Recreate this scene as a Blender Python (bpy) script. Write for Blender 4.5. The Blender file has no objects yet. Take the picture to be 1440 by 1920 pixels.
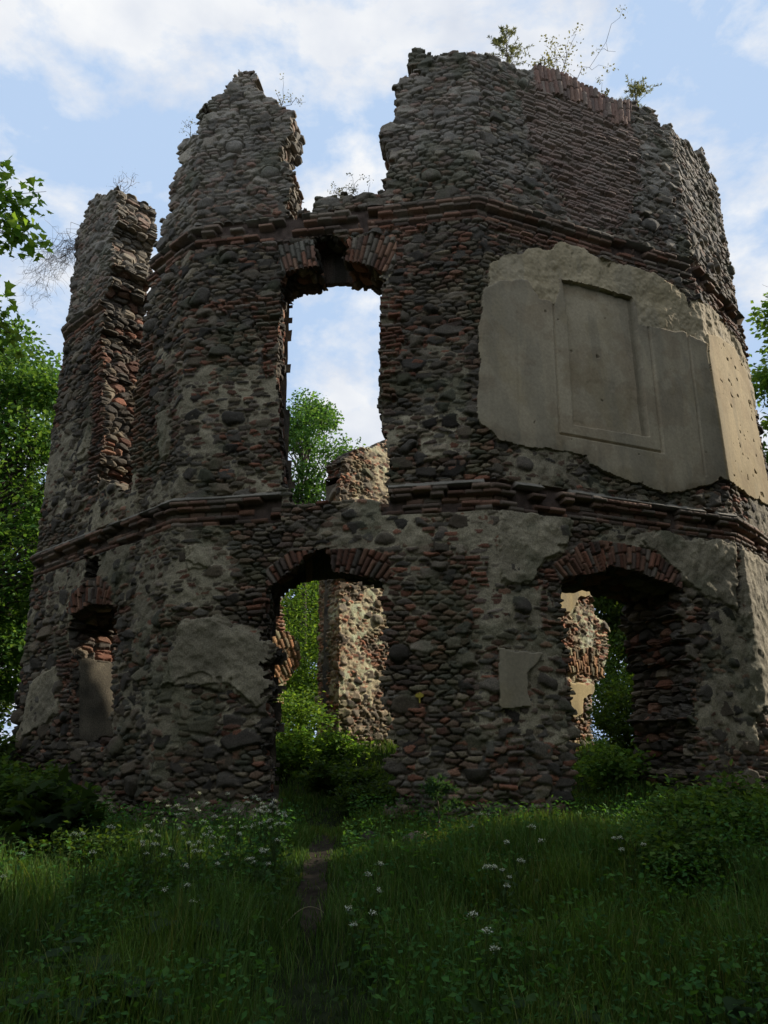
import bpy, math
import numpy as np
from mathutils import Matrix, Vector

# ---------------------------------------------------------------- camera
S = bpy.context.scene
COL = S.collection
PITCH, ROLL = math.radians(17.9), math.radians(0.7)
cam = bpy.data.objects.new('camera', bpy.data.cameras.new('camera'))
COL.objects.link(cam)
cam.data.sensor_fit = 'VERTICAL'
cam.data.sensor_height = 36.0
cam.data.lens = 27.0
cam.data.clip_end = 2000.0
cam.location = (0, 0, 1.6)
cam.matrix_world = Matrix.Translation((0, 0, 1.6)) @ Matrix.Rotation(math.pi/2 + PITCH, 4, 'X') @ Matrix.Rotation(-ROLL, 4, 'Z')
S.camera = cam

# ---------------------------------------------------------------- sky, sun, exposure
SUN_AZ, SUN_EL = math.atan2(0.91, 0.41), math.radians(34)      # azimuth from +Y towards +X
w = bpy.data.worlds.new('World'); S.world = w; w.use_nodes = True
nt = w.node_tree; nt.nodes.clear()
def N(t, **k):
    n = nt.nodes.new(t)
    for a, b in k.items(): setattr(n, a, b)
    return n
out = N('ShaderNodeOutputWorld'); bg = N('ShaderNodeBackground'); bg.inputs['Strength'].default_value = 0.09
sky = N('ShaderNodeTexSky', sky_type='NISHITA'); sky.sun_disc = False
sky.sun_elevation = SUN_EL; sky.sun_rotation = SUN_AZ; sky.air_density = 1.0; sky.dust_density = 2.0; sky.ozone_density = 2.0
tc = N('ShaderNodeTexCoord'); mp = N('ShaderNodeMapping'); mp.inputs['Scale'].default_value = (1, 1, 1.7); mp.inputs['Location'].default_value = (3.1, 1.7, 0.9)
nz = N('ShaderNodeTexNoise'); nz.inputs['Scale'].default_value = 4.2; nz.inputs['Detail'].default_value = 8; nz.inputs['Roughness'].default_value = 0.60; nz.inputs['Distortion'].default_value = 0.15
nz2 = N('ShaderNodeTexNoise'); nz2.inputs['Scale'].default_value = 9.0; nz2.inputs['Detail'].default_value = 6
rp = N('ShaderNodeValToRGB'); rp.color_ramp.elements[0].position = 0.445; rp.color_ramp.elements[1].position = 0.565
rp2 = N('ShaderNodeValToRGB'); rp2.color_ramp.elements[0].position = 0.3; rp2.color_ramp.elements[1].position = 0.75
rp2.color_ramp.elements[0].color = (5.7, 6.15, 7.0, 1); rp2.color_ramp.elements[1].color = (8.3, 8.35, 8.35, 1)
gain = N('ShaderNodeMixRGB', blend_type='MULTIPLY'); gain.inputs[0].default_value = 1.0; gain.inputs[2].default_value = (6.2, 5.2, 3.7, 1)
mx = N('ShaderNodeMixRGB'); cap = N('ShaderNodeMixRGB', blend_type='DARKEN'); cap.inputs[0].default_value = 1.0; cap.inputs[2].default_value = (4.1, 5.4, 7.4, 1)
lk = nt.links.new
lk(tc.outputs['Generated'], mp.inputs['Vector']); lk(mp.outputs['Vector'], nz.inputs['Vector']); lk(mp.outputs['Vector'], nz2.inputs['Vector'])
lk(nz.outputs['Fac'], rp.inputs['Fac']); lk(nz2.outputs['Fac'], rp2.inputs['Fac'])
lk(sky.outputs['Color'], gain.inputs[1]); lk(rp.outputs['Color'], mx.inputs[0]); lk(gain.outputs['Color'], cap.inputs[1]); lk(cap.outputs['Color'], mx.inputs[1]); lk(rp2.outputs['Color'], mx.inputs[2])
lk(mx.outputs['Color'], bg.inputs['Color']); lk(bg.outputs['Background'], out.inputs['Surface'])
sd = bpy.data.lights.new('sun', 'SUN'); sd.energy = 4.4; sd.angle = math.radians(0.5); sd.color = (1.0, 0.93, 0.82)
sun = bpy.data.objects.new('sun', sd); COL.objects.link(sun)
sdir = Vector((math.sin(SUN_AZ)*math.cos(SUN_EL), math.cos(SUN_AZ)*math.cos(SUN_EL), math.sin(SUN_EL)))
sun.location = sdir*60
sun.rotation_euler = (-sdir).to_track_quat('-Z', 'Y').to_euler()
S.view_settings.view_transform = 'Standard'; S.view_settings.look = 'None'
S.view_settings.exposure = 0.42; S.view_settings.gamma = 1.0
S.cycles.max_bounces = 6; S.cycles.diffuse_bounces = 3; S.cycles.transmission_bounces = 4; S.cycles.transparent_max_bounces = 4
S.cycles.use_denoising = True

# ---------------------------------------------------------------- traced outlines, in metres: (run along the wall, height)
PLAN = [(-7.45, 17.6), (-7.05, 15.05), (-3.38, 11.75), (1.68, 11.0), (6.15, 12.95), (7.98, 14.98), (8.35, 17.6)]
TOP = [(2.633,13.628),(2.906,13.881),(3.166,14.183),(3.882,13.84),(4.298,13.454),(4.432,13.208),(4.369,12.826),(4.284,12.321),(4.303,11.639),(4.329,10.715),(4.376,9.814),(4.673,8.739),(4.939,7.187),(4.897,6.607),(5.968,6.104),(6.085,6.355),(5.997,7.198),(5.966,8.279),(5.971,9.172),(6.017,10.08),(5.999,11.339),(6.245,11.608),(6.432,11.881),(6.462,12.5),(6.685,12.495),(6.583,13.01),(6.863,13.291),(7.221,13.317),(7.31,13.65),(7.683,13.808),(7.723,14.039),(7.885,14.064),(7.876,14.413),(8.082,14.431),(8.239,14.565),(8.426,14.505),(8.501,14.264),(8.721,14.092),(8.879,13.842),(8.951,13.595),(9.104,13.39),(9.165,13.049),(9.21,12.174),(9.207,11.575),(9.203,11.014),(9.257,10.868),(9.4,11.056),(9.596,11.076),(9.958,11.119),(10.328,11.276),(10.716,11.419),(10.871,11.397),(10.969,11.558),(11.158,11.883),(11.043,12.079),(11.096,12.348),(11.04,12.625),(11.171,12.788),(11.105,13.047),(11.287,13.204),(11.199,13.345),(11.254,13.59),(11.386,13.694),(11.523,13.992),(11.549,14.248),(11.855,14.323),(12.104,14.251),(12.305,14.28),(12.539,14.178),(12.881,14.187),(13.182,14.359),(13.415,14.302),(13.901,14.38),(14.156,14.49),(14.598,14.53),(15.106,14.485),(15.497,14.468),(15.817,14.364),(16.23,14.42),(16.607,14.641),(16.941,14.52),(17.287,14.443),(17.416,14.351),(17.949,14.534),(18.56,14.601),(18.827,14.49),(19.635,14.965),(19.938,14.705),(20.291,14.47)]
WIN = [(9.404,5.52),(9.335,5.82),(9.252,6.516),(9.158,7.779),(9.178,9.219),(9.175,9.65),(9.336,9.74),(9.574,9.766),(9.831,9.79),(9.757,10.295),(9.849,10.541),(10.283,10.395),(10.379,10.051),(10.238,9.861),(10.333,9.817),(10.707,9.686),(10.928,9.499),(10.901,8.615),(10.85,6.952),(10.964,6.386),(11.009,5.931),(11.061,5.416)]
DOORA = [(9.218,0.669),(9.215,1.156),(9.231,1.802),(9.216,2.933),(9.133,4.101),(9.355,4.257),(9.578,4.405),(9.7,4.584),(9.808,4.63),(10.085,4.582),(10.137,4.312),(10.393,4.275),(10.872,4.13),(10.883,3.663),(10.883,2.213),(10.953,1.778),(10.997,1.146),(10.99,0.671)]
DOORD = [(13.524,0.432),(13.63,1.181),(13.771,1.896),(13.777,2.568),(13.747,3.186),(13.728,3.663),(13.715,4.111),(13.805,4.225),(14.159,4.279),(14.515,4.36),(14.642,4.466),(14.871,4.451),(15.186,4.416),(15.586,4.317),(15.911,4.263),(16.064,4.168),(16.041,3.375),(15.989,2.136),(15.936,1.125),(15.851,0.315)]
BLOW = [(4.97,1.875),(4.598,3.464),(4.355,3.822),(4.513,4.171),(4.983,4.242),(5.111,4.263),(5.822,4.164),(5.993,3.995),(5.972,3.551),(6.16,1.852)]
BHOLE = [(4.712,5.228),(5.22,5.105),(5.254,4.662),(4.891,4.76)]
ARCH_WL = [(9.097,10.299),(9.192,9.735),(9.336,9.718),(9.832,9.757),(9.756,10.328),(9.611,10.313)]
ARCH_WR = [(10.331,10.278),(10.238,9.85),(10.707,9.664),(10.984,9.524),(11.207,9.626),(11.198,10.19),(10.805,10.328)]
ARCH_DL = [(9.096,4.412),(9.093,4.045),(9.356,4.232),(9.726,4.516),(9.809,4.596),(9.933,4.674),(9.47,4.672)]
ARCH_DR = [(10.017,4.687),(10.137,4.279),(10.393,4.25),(10.92,4.095),(11.067,4.219),(10.966,4.554),(10.598,4.673)]
ARCH_RL = [(13.577,4.389),(13.713,4.086),(13.802,4.2),(14.157,4.262),(14.533,4.344),(14.673,4.879),(14.113,4.779)]
ARCH_RR = [(14.673,4.879),(14.562,4.407),(14.866,4.416),(15.58,4.282),(16.069,4.133),(16.081,4.473),(15.603,4.792),(15.119,4.861)]
ARCH_B = [(4.259,4.224),(4.517,4.151),(5.116,4.243),(5.862,4.14),(5.798,4.481),(5.349,4.743),(4.884,4.702),(4.333,4.51)]
SOLDIER = [(14.092,14.462),(14.074,13.817),(14.789,13.909),(15.422,13.826),(16.0,13.7),(16.348,13.778),(16.493,14.525),(15.636,14.526),(14.868,14.687),(14.225,14.574)]
BRICKTOP = [(13.827,13.458),(14.059,14.074),(16.358,13.85),(16.515,13.034),(16.065,11.727),(15.778,11.027),(14.843,10.926),(14.267,11.693),(13.809,12.506)]
SMOOTH_D = [(12.55,8.414),(12.647,9.045),(12.959,9.251),(13.499,9.371),(13.749,9.117),(14.071,9.038),(14.22,9.648),(15.031,9.661),(15.846,9.689),(15.885,9.091),(16.133,9.093),(16.973,9.173),(17.501,9.028),(17.366,6.389),(17.207,6.215),(16.233,5.871),(15.936,5.842),(14.944,6.005),(14.421,6.147),(14.385,6.301),(13.401,6.29),(12.761,6.281),(12.49,6.552),(12.427,6.952),(12.504,7.624)]
SMOOTH_E = [(17.584,9.27),(18.326,9.519),(19.201,9.656),(19.843,9.347),(19.917,7.533),(19.939,6.379),(18.548,6.261),(17.435,6.287),(17.195,6.344)]
ROUGH = [(12.734,8.964),(12.77,9.547),(13.156,9.814),(13.433,9.914),(13.613,10.108),(14.067,10.182),(14.319,10.423),(14.844,10.403),(14.892,10.302),(15.875,10.342),(16.57,10.294),(17.128,10.083),(17.204,9.748),(17.582,9.463),(17.558,8.903),(16.943,8.996),(15.932,8.991),(14.737,8.931),(13.619,8.875)]
ROUGH_E = [(17.258,9.999),(18.151,10.184),(19.4,10.121),(20.162,9.6),(20.169,8.462),(18.961,8.525),(17.333,8.595)]
INNER = [(14.206,6.814),(14.295,8.827),(14.255,9.657),(15.859,9.692),(15.8,6.861)]
FRAME = [(14.014,9.024),(13.91,6.603),(16.055,6.601),(16.112,9.122),(15.904,9.658),(14.228,9.727)]
GROOVE1 = [(13.243,8.68),(13.126,6.338)]
GROOVE2 = [(17.047,9.224),(16.948,6.301)]
RENDER = [([(7.814,3.659),(8.282,3.683),(8.879,3.539),(9.247,3.469),(9.277,2.547),(9.013,2.288),(8.803,2.482),(8.343,2.646),(7.922,2.735),(7.507,2.667),(7.616,3.219),(7.694,3.541)],1.0),([(7.731,4.806),(7.903,4.884),(8.127,4.828),(8.271,4.605),(8.236,4.453),(7.803,4.414)],1.0),([(7.631,4.379),(8.24,4.393),(8.447,3.758),(7.86,3.617)],0.45),([(6.653,2.688),(7.754,2.739),(9.17,2.398),(8.954,1.806),(7.577,1.825),(6.804,2.063)],0.5),([(8.407,7.948),(9.244,7.971),(9.279,6.796),(8.76,6.272),(8.369,6.868)],0.5),([(11.676,8.133),(12.447,7.861),(12.356,6.828),(12.282,6.108),(11.533,6.073),(11.477,7.183)],0.5),([(11.933,3.544),(12.513,3.599),(12.448,1.757),(12.01,1.763),(11.822,2.635)],0.5),([(12.642,5.2),(13.313,5.255),(14.166,5.267),(13.841,4.582),(13.535,4.469),(13.115,4.024),(12.61,4.025)],0.95),([(12.653,3.988),(13.497,4.053),(13.659,3.261),(13.645,1.75),(12.496,1.686)],0.55),([(15.257,5.074),(15.847,5.275),(16.404,5.147),(17.446,5.207),(17.298,3.884),(16.671,4.024),(16.09,4.321),(15.752,4.67),(15.232,4.891)],0.95),([(16.612,4.02),(17.483,3.895),(17.255,1.734),(16.542,1.579),(16.201,2.709),(16.571,2.887)],0.7),([(17.613,5.137),(19.17,5.026),(17.771,2.326),(17.223,2.306),(17.309,3.872)],1.0),([(3.969,7.462),(4.312,8.047),(4.466,7.321),(4.224,7.277),(3.731,7.357)],1.0),([(2.442,8.514),(3.314,8.363),(3.811,6.274),(2.827,6.155)],0.6),([(3.116,3.061),(4.101,3.369),(4.461,2.328),(2.752,2.013)],0.8),([(6.666,7.405),(7.173,7.341),(7.28,6.523),(6.974,6.415)],0.8),([(5.918,3.205),(6.658,3.223),(6.876,1.916),(6.161,1.933)],0.5)]
PATCH = [(12.549,3.109),(12.766,3.051),(13.264,3.048),(13.111,2.867),(12.967,2.757),(12.944,2.474),(12.992,2.292),(12.534,2.249)]
BRICKS = [[(8.727,9.269),(9.207,9.216),(9.284,7.569),(8.888,7.604),(8.951,8.406),(8.649,8.852)],[(7.749,9.377),(9.302,9.205),(9.308,8.993),(7.962,9.084)],[(10.907,9.237),(11.344,9.135),(11.236,8.177),(11.13,7.118),(10.85,7.047)],[(5.648,9.302),(6.437,8.984),(6.361,7.713),(6.465,6.257),(6.066,6.36)],[(3.85,10.027),(4.562,9.74),(5.133,6.599),(4.545,6.75),(4.37,8.376)],[(7.662,10.73),(9.058,10.895),(9.257,10.868),(9.275,10.188),(7.883,10.416)],[(9.3,11.093),(10.037,11.108),(10.043,10.426),(9.32,10.35)],[(11.001,10.976),(11.754,10.817),(11.736,10.209),(10.993,10.304)],[(12.726,10.561),(13.76,10.542),(14.783,10.385),(14.757,10.15),(13.731,10.197),(12.86,10.162)],[(18.354,10.719),(20.628,11.14),(20.152,9.726),(19.157,9.7)],[(12.057,4.663),(12.495,4.722),(12.457,3.995),(12.186,4.007)],[(7.451,8.037),(8.024,8.035),(8.151,7.471),(7.584,7.52)],[(7.393,4.05),(7.75,3.952),(7.627,3.299),(7.455,3.305)],[(12.43,1.965),(12.816,1.966),(12.746,1.067),(12.413,1.077)],[(8.767,4.158),(9.148,4.142),(9.194,3.567),(8.877,3.579)],[(4.001,3.765),(4.541,3.706),(4.826,2.49),(4.315,2.515)],[(13.312,4.12),(13.699,4.151),(13.707,3.263),(13.342,3.402)]]
MARK = (11.414,2.46)

# ---------------------------------------------------------------- helpers
f32 = np.float32
def rng(seed): return np.random.default_rng(seed)
def smooth(t): t = np.clip(t, 0, 1); return t*t*(3-2*t)
def lerp(a, b, t): return a + (b-a)*t
def noise(x, y, scale, seed):
    T = rng(seed).random((256, 256)).astype(f32)
    X = np.asarray(x, f32)/scale + 57.3; Y = np.asarray(y, f32)/scale + 31.7
    i = np.floor(X).astype(np.int32); j = np.floor(Y).astype(np.int32)
    u = X-i; v = Y-j; u = u*u*(3-2*u); v = v*v*(3-2*v)
    i0 = i & 255; i1 = (i+1) & 255; j0 = j & 255; j1 = (j+1) & 255
    return (T[j0, i0]*(1-u)+T[j0, i1]*u)*(1-v) + (T[j1, i0]*(1-u)+T[j1, i1]*u)*v
def fbm(x, y, scale, seed, n=4, gain=0.5):
    s = 0; a = 1; tot = 0
    for k in range(n):
        s = s + a*noise(x, y, scale/2**k, seed+k); tot += a; a *= gain
    return s/tot
def inside(x, y, poly):
    P = np.array(poly, f32); r = np.zeros(x.shape, bool)
    b = (x >= P[:, 0].min()) & (x <= P[:, 0].max()) & (y >= P[:, 1].min()) & (y <= P[:, 1].max())
    xs, ys = x[b], y[b]; c = np.zeros(xs.shape, bool)
    for (x0, y0), (x1, y1) in zip(P, np.roll(P, -1, 0)):
        if y0 == y1: continue
        c ^= ((y0 > ys) != (y1 > ys)) & (xs < (x1-x0)*(ys-y0)/(y1-y0)+x0)
    r[b] = c
    return r
def segdist(x, y, a, b):
    ax, ay = a; bx, by = b; dx, dy = bx-ax, by-ay; L2 = dx*dx+dy*dy
    t = np.clip(((x-ax)*dx+(y-ay)*dy)/L2, 0, 1)
    return np.hypot(x-ax-t*dx, y-ay-t*dy)
def polydist(x, y, poly):
    d = np.full(x.shape, 9.0, f32)
    for a, b in zip(poly, poly[1:]+poly[:1]): d = np.minimum(d, segdist(x, y, a, b))
    return d
def voro(x, y, cw, ch, seed, jit=0.40, wvar=0.22, asp=0.9, jity=None):
    """rubble cells: id tables, distance to the joint (m), cell centre (m)"""
    r = rng(seed); J = 4*128
    jx = ((r.random((128, 128))-.5)*2*jit).astype(f32); jy = ((r.random((128, 128))-.5)*2*(jit if jity is None else jity)).astype(f32)
    wt = (r.random((128, 128))*wvar).astype(f32)
    X = (x/cw + 64).astype(f32); Y = (y/ch + 64).astype(f32)
    jj = np.floor(Y).astype(np.int32)
    bd = np.full(X.shape, 1e9, f32); bi = np.zeros(X.shape, np.int32); bj = bi.copy(); bx = np.zeros(X.shape, f32); by = bx.copy(); bw = bx.copy()
    def sites():
        for dj in (-2, -1, 0, 1, 2):
            j = jj+dj; off = 0.5*(j & 1).astype(f32)
            ii = np.floor(X-off).astype(np.int32)
            for di in (-2, -1, 0, 1, 2):
                if abs(di)+abs(dj) > 3: continue
                i = ii+di; a, b = j & 127, i & 127
                sx = i+0.5+off+jx[a, b]; sy = j+0.5+jy[a, b]
                yield i, j, sx, sy, wt[a, b]
    for i, j, sx, sy, ww in sites():
        d = (X-sx)**2 + ((Y-sy)*asp)**2 - ww
        m = d < bd
        bd = np.where(m, d, bd); bi = np.where(m, i, bi); bj = np.where(m, j, bj); bx = np.where(m, sx, bx); by = np.where(m, sy, by)
    e = np.full(X.shape, 9.0, f32)
    for i, j, sx, sy, ww in sites():
        dd = (sx-bx)**2+((sy-by)*asp)**2
        d = (X-sx)**2 + ((Y-sy)*asp)**2 - ww
        t = np.where(dd > 1e-6, (d-bd)/(2*np.sqrt(np.maximum(dd, 1e-6))), 9.0)
        e = np.minimum(e, t)
    return bi & 127, bj & 127, e*(cw+ch*asp)*0.5, (bx-64)*cw, (by-64)*ch
def voro3(p, c, seed):
    """3-D cells for the broken thickness of the walls: joint distance, id"""
    r = rng(seed); T = r.random((32, 32, 32, 3)).astype(f32)
    q = (p/np.array(c, f32) + 64).astype(f32); b = np.floor(q).astype(np.int32)
    f1 = np.full(len(p), 9.0, f32); f2 = f1.copy(); idd = np.zeros(len(p), f32)
    for a in (-1, 0, 1):
        for bb in (-1, 0, 1):
            for cc in (-1, 0, 1):
                k = b+np.array([a, bb, cc]); t = T[k[:, 0] & 31, k[:, 1] & 31, k[:, 2] & 31]
                d = ((q-k-0.1-0.8*t)**2).sum(1)
                m = d < f1; f2 = np.where(m, f1, np.minimum(f2, d)); idd = np.where(m, t[:, 0]*7.31+t[:, 1]*3.17, idd); f1 = np.where(m, d, f1)
    return np.sqrt(f2)-np.sqrt(f1), idd % 1.0
def make_mesh(name, verts, faces, mat, col=None, parent=None, smooth_sh=True, loc=None):
    """faces: list of int arrays (n, k)"""
    me = bpy.data.meshes.new(name)
    verts = np.asarray(verts, f32); me.vertices.add(len(verts)); me.vertices.foreach_set('co', verts.ravel())
    faces = [np.asarray(f, np.int32) for f in faces if len(f)]
    idx = np.concatenate([f.ravel() for f in faces]); cnt = np.concatenate([np.full(len(f), f.shape[1], np.int32) for f in faces])
    me.loops.add(len(idx)); me.loops.foreach_set('vertex_index', idx)
    me.polygons.add(len(cnt)); st = np.concatenate([[0], np.cumsum(cnt)[:-1]]).astype(np.int32)
    me.polygons.foreach_set('loop_start', st); me.polygons.foreach_set('loop_total', cnt)
    me.polygons.foreach_set('use_smooth', np.full(len(cnt), smooth_sh, bool))
    if col is not None:
        a = me.color_attributes.new('Col', 'FLOAT_COLOR', 'POINT')
        c = np.ones((len(verts), 4), f32); c[:, :3] = col; a.data.foreach_set('color', c.ravel())
    me.update(calc_edges=True); me.validate()
    me.materials.append(mat)
    o = bpy.data.objects.new(name, me); COL.objects.link(o)
    if parent: o.parent = parent
    if loc is not None: o.location = loc
    return o
def thing(name, label, cat, loc=(0, 0, 0), group=None):
    o = bpy.data.objects.new(name, None); COL.objects.link(o); o.location = loc; o.empty_display_size = 0.2
    return tag(o, label, cat, group)
def tag(o, label, cat, group=None, kind=None):
    o['label'] = label; o['category'] = cat
    if group: o['group'] = group
    if kind: o['kind'] = kind
    return o
def sub(verts, faces, parts):  # compact a mesh to the faces used
    pass

class Acc:
    def __init__(s): s.v = []; s.f = {}; s.c = []; s.n = 0
    def add(s, v, faces, c):
        v = np.asarray(v, f32); 
        for f in faces:
            f = np.asarray(f, np.int32)
            s.f.setdefault(f.shape[1], []).append(f+s.n)
        c = np.asarray(c, f32)
        s.c.append(np.broadcast_to(c, v.shape).copy()); s.v.append(v); s.n += len(v)
    def build(s, name, mat, parent=None, sm=True, loc=None):
        v = np.concatenate(s.v)
        if loc is not None: v = v-np.array(loc, f32)
        o = make_mesh(name, v, [np.concatenate(x) for x in s.f.values()], mat, np.concatenate(s.c), parent, sm)
        if loc is not None and parent is None: o.location = loc
        return o
    def tube(s, pts, rad, col, n=6):
        pts = np.asarray(pts, f32); rad = np.broadcast_to(np.asarray(rad, f32), (len(pts),)); m = len(pts)
        t = np.gradient(pts, axis=0); t /= np.linalg.norm(t, axis=1, keepdims=True)+1e-9
        ref = np.where(np.abs(t[:, 2:3]) > .9, np.array([[1., 0, 0]]), np.array([[0, 0, 1.]]))
        a = np.cross(t, ref); a /= np.linalg.norm(a, axis=1, keepdims=True)+1e-9; b = np.cross(t, a)
        th = np.arange(n)*2*np.pi/n
        v = pts[:, None]+rad[:, None, None]*(np.cos(th)[None, :, None]*a[:, None]+np.sin(th)[None, :, None]*b[:, None])
        i = np.arange(m-1)[:, None]*n; k = np.arange(n)[None]; k2 = (k+1) % n
        q = np.stack([i+k, i+k2, i+n+k2, i+n+k], -1).reshape(-1, 4)
        s.add(v.reshape(-1, 3), [q], col)
    def leaves(s, pos, size, nrm, col, tpl, spin=None, r=None):
        """copies of a flat leaf template (x along the leaf, y across, z up) at pos, facing nrm"""
        tv, tf = tpl; n = len(pos)
        if n == 0: return
        nrm = nrm/(np.linalg.norm(nrm, axis=1, keepdims=True)+1e-9)
        if spin is None:
            a = r.normal(size=(n, 3))
        else: a = spin
        a = a-nrm*(a*nrm).sum(1, keepdims=True); a /= np.linalg.norm(a, axis=1, keepdims=True)+1e-9
        b = np.cross(nrm, a)
        size = np.broadcast_to(np.asarray(size, f32), (n,))
        v = pos[:, None]+size[:, None, None]*(tv[None, :, 0:1]*a[:, None]+tv[None, :, 1:2]*b[:, None]+tv[None, :, 2:3]*nrm[:, None])
        c = np.broadcast_to(np.asarray(col, f32), (n, 3))[:, None].repeat(len(tv), 1)
        fs = [(np.array(g, np.int32)[None]+np.arange(n, dtype=np.int32)[:, None, None]*len(tv)).reshape(-1, len(g[0])) for g in tf]
        s.add(v.reshape(-1, 3), fs, c.reshape(-1, 3))
LEAF = (np.array([[0, 0, 0], [.45, .30, .06], [1, 0, -.05], [.45, -.30, .06], [.5, 0, 0]], f32), [[[0, 1, 4], [1, 2, 4], [2, 3, 4], [3, 0, 4]]])
CARD = (np.array([[0, 0, 0], [.5, .33, .07], [1, 0, -.04], [.5, -.33, .07]], f32), [[[0, 3, 2], [0, 2, 1]]])
NARROW = (np.array([[0, 0, 0], [.4, .13, .03], [1, 0, -.08], [.4, -.13, .03]], f32), [[[0, 3, 2], [0, 2, 1]]])
def lobed():
    a = [(0, 0), (.05, .28), (-.02, .52), (.28, .40), (.42, .62), (.52, .30), (1, 0)]
    pts = a + [(x, -y) for x, y in a[1:-1]][::-1]
    v = np.array([[x, y, -.12*abs(y)-.1*x*x] for x, y in pts]+[(.33, 0, 0)], f32); n = len(pts)
    return v, [[[i, (i+1) % n, n] for i in range(n)]]
MAPLE = lobed()

# ---------------------------------------------------------------- materials
def mat(name, rough=0.92, nscale=60, amt=0.35, bump=0.0, trans=0.0, spec=0.25, tint=None):
    m = bpy.data.materials.new(name); m.use_nodes = True; t = m.node_tree; b = t.nodes['Principled BSDF']
    b.inputs['Roughness'].default_value = rough; b.inputs['Specular IOR Level'].default_value = spec
    at = t.nodes.new('ShaderNodeAttribute'); at.attribute_name = 'Col'
    co = t.nodes.new('ShaderNodeTexCoord'); nz = t.nodes.new('ShaderNodeTexNoise')
    nz.inputs['Scale'].default_value = nscale; nz.inputs['Detail'].default_value = 5; nz.inputs['Roughness'].default_value = 0.65
    t.links.new(co.outputs['Object'], nz.inputs['Vector'])
    mr = t.nodes.new('ShaderNodeMapRange'); mr.inputs['From Min'].default_value = .3; mr.inputs['From Max'].default_value = .7
    mr.inputs['To Min'].default_value = 1-amt; mr.inputs['To Max'].default_value = 1+amt
    t.links.new(nz.outputs['Fac'], mr.inputs['Value'])
    mu = t.nodes.new('ShaderNodeVectorMath'); mu.operation = 'SCALE'
    t.links.new(at.outputs['Color'], mu.inputs[0]); t.links.new(mr.outputs['Result'], mu.inputs['Scale'])
    t.links.new(mu.outputs['Vector'], b.inputs['Base Color'])
    if bump:
        bp = t.nodes.new('ShaderNodeBump'); bp.inputs['Strength'].default_value = bump; bp.inputs['Distance'].default_value = 0.02
        t.links.new(nz.outputs['Fac'], bp.inputs['Height']); t.links.new(bp.outputs['Normal'], b.inputs['Normal'])
    if trans:
        tr = t.nodes.new('ShaderNodeBsdfTranslucent'); mix = t.nodes.new('ShaderNodeMixShader'); mix.inputs[0].default_value = trans
        g = t.nodes.new('ShaderNodeMixRGB'); g.blend_type = 'MULTIPLY'; g.inputs[0].default_value = 1; g.inputs[2].default_value = (1.5, 1.35, .55, 1)
        t.links.new(mu.outputs['Vector'], g.inputs[1]); t.links.new(g.outputs['Color'], tr.inputs['Color'])
        t.links.new(b.outputs['BSDF'], mix.inputs[1]); t.links.new(tr.outputs['BSDF'], mix.inputs[2])
        t.links.new(mix.outputs['Shader'], t.nodes['Material Output'].inputs['Surface'])
    return m
M_STONE = mat('rubble masonry', .93, 45, .42, .55)
M_BRICK = mat('old brick', .93, 70, .35, .4)
M_PLAST = mat('lime plaster', .95, 22, .16, .12)
M_LEAF = mat('leaf', .7, 3, .25, 0, .45, .12)
M_GRASS = mat('grass', .8, 3, .25, 0, .35, .05)
M_BARK = mat('bark', .95, 30, .4, .5)
M_SOIL = mat('soil', 1.0, 9, .5, .6, spec=.05)
M_FLOWER = mat('flower', .8, 40, .1, 0, .2)
M_PAINT = mat('yellow paint', .7, 40, .25)

# ---------------------------------------------------------------- ground
def gz(x, y):
    x = np.asarray(x, f32); y = np.asarray(y, f32)
    z = 1.0*smooth((y-4.5)/6.5) - .36*smooth((y-7)/3.5)*smooth((13.5-y)/1.5) + .75*smooth((y-13)/6)
    z = z + .25*smooth((-x-4)/4)*smooth((y-8)/5)
    return z + .08*(fbm(x, y, 2.3, 5, 3)-.5) + .35*(noise(x, y, 14, 9)-.5)*smooth((y-18)/8)
PATH = [(-.80, 11.6), (-.81, 9.92), (-.76, 8.74), (-.70, 7.88), (-.66, 7.18), (-.61, 6.6), (-.55, 6.02), (-.47, 5.56), (-.38, 5.0), (-.2, 4.0), (0, 2.5)]
_py = np.array([p[1] for p in PATH])[::-1]; _px = np.array([p[0] for p in PATH])[::-1]
def pathx(y): return np.interp(y, _py, _px)
def build_ground():
    g = np.concatenate([np.linspace(-220, -32, 16), np.linspace(-30, 30, 121), np.linspace(32, 220, 16)]).astype(f32)
    X, Y = np.meshgrid(g, g+12); Z = gz(X, Y); n = len(g)
    v = np.stack([X, Y, Z], -1).reshape(-1, 3)
    i = np.arange(n-1)[:, None]*n+np.arange(n-1)[None]; q = np.stack([i, i+1, i+n+1, i+n], -1).reshape(-1, 4)
    c = np.array([.020, .026, .011], f32)*(.7+.6*fbm(X, Y, 1.5, 77, 3)).reshape(-1, 1)
    o = make_mesh('ground', v, [q], M_SOIL, c); o['kind'] = 'structure'
    ys = np.linspace(6.2, 11.4, 120).astype(f32); k = np.linspace(-1, 1, 9).astype(f32)
    wv = (.10+.08*noise(ys, ys*0, .7, 3))*(.02+.98*smooth((ys-6.3)/1.2))
    X = pathx(ys)[:, None]+wv[:, None]*k[None]; Y = ys[:, None]+0*X
    Z = gz(X, Y)+.03-.02*(1-k[None]**2)
    v = np.stack([X, Y, Z], -1).reshape(-1, 3); i = np.arange(119)[:, None]*9+np.arange(8)[None]
    q = np.stack([i, i+1, i+10, i+9], -1).reshape(-1, 4)
    c = np.array([.034, .027, .019], f32)*(.6+.8*fbm(X, Y, .3, 78, 3)).reshape(-1, 1)
    o = make_mesh('path', v, [q], M_SOIL, c); o['kind'] = 'structure'
build_ground()

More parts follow.
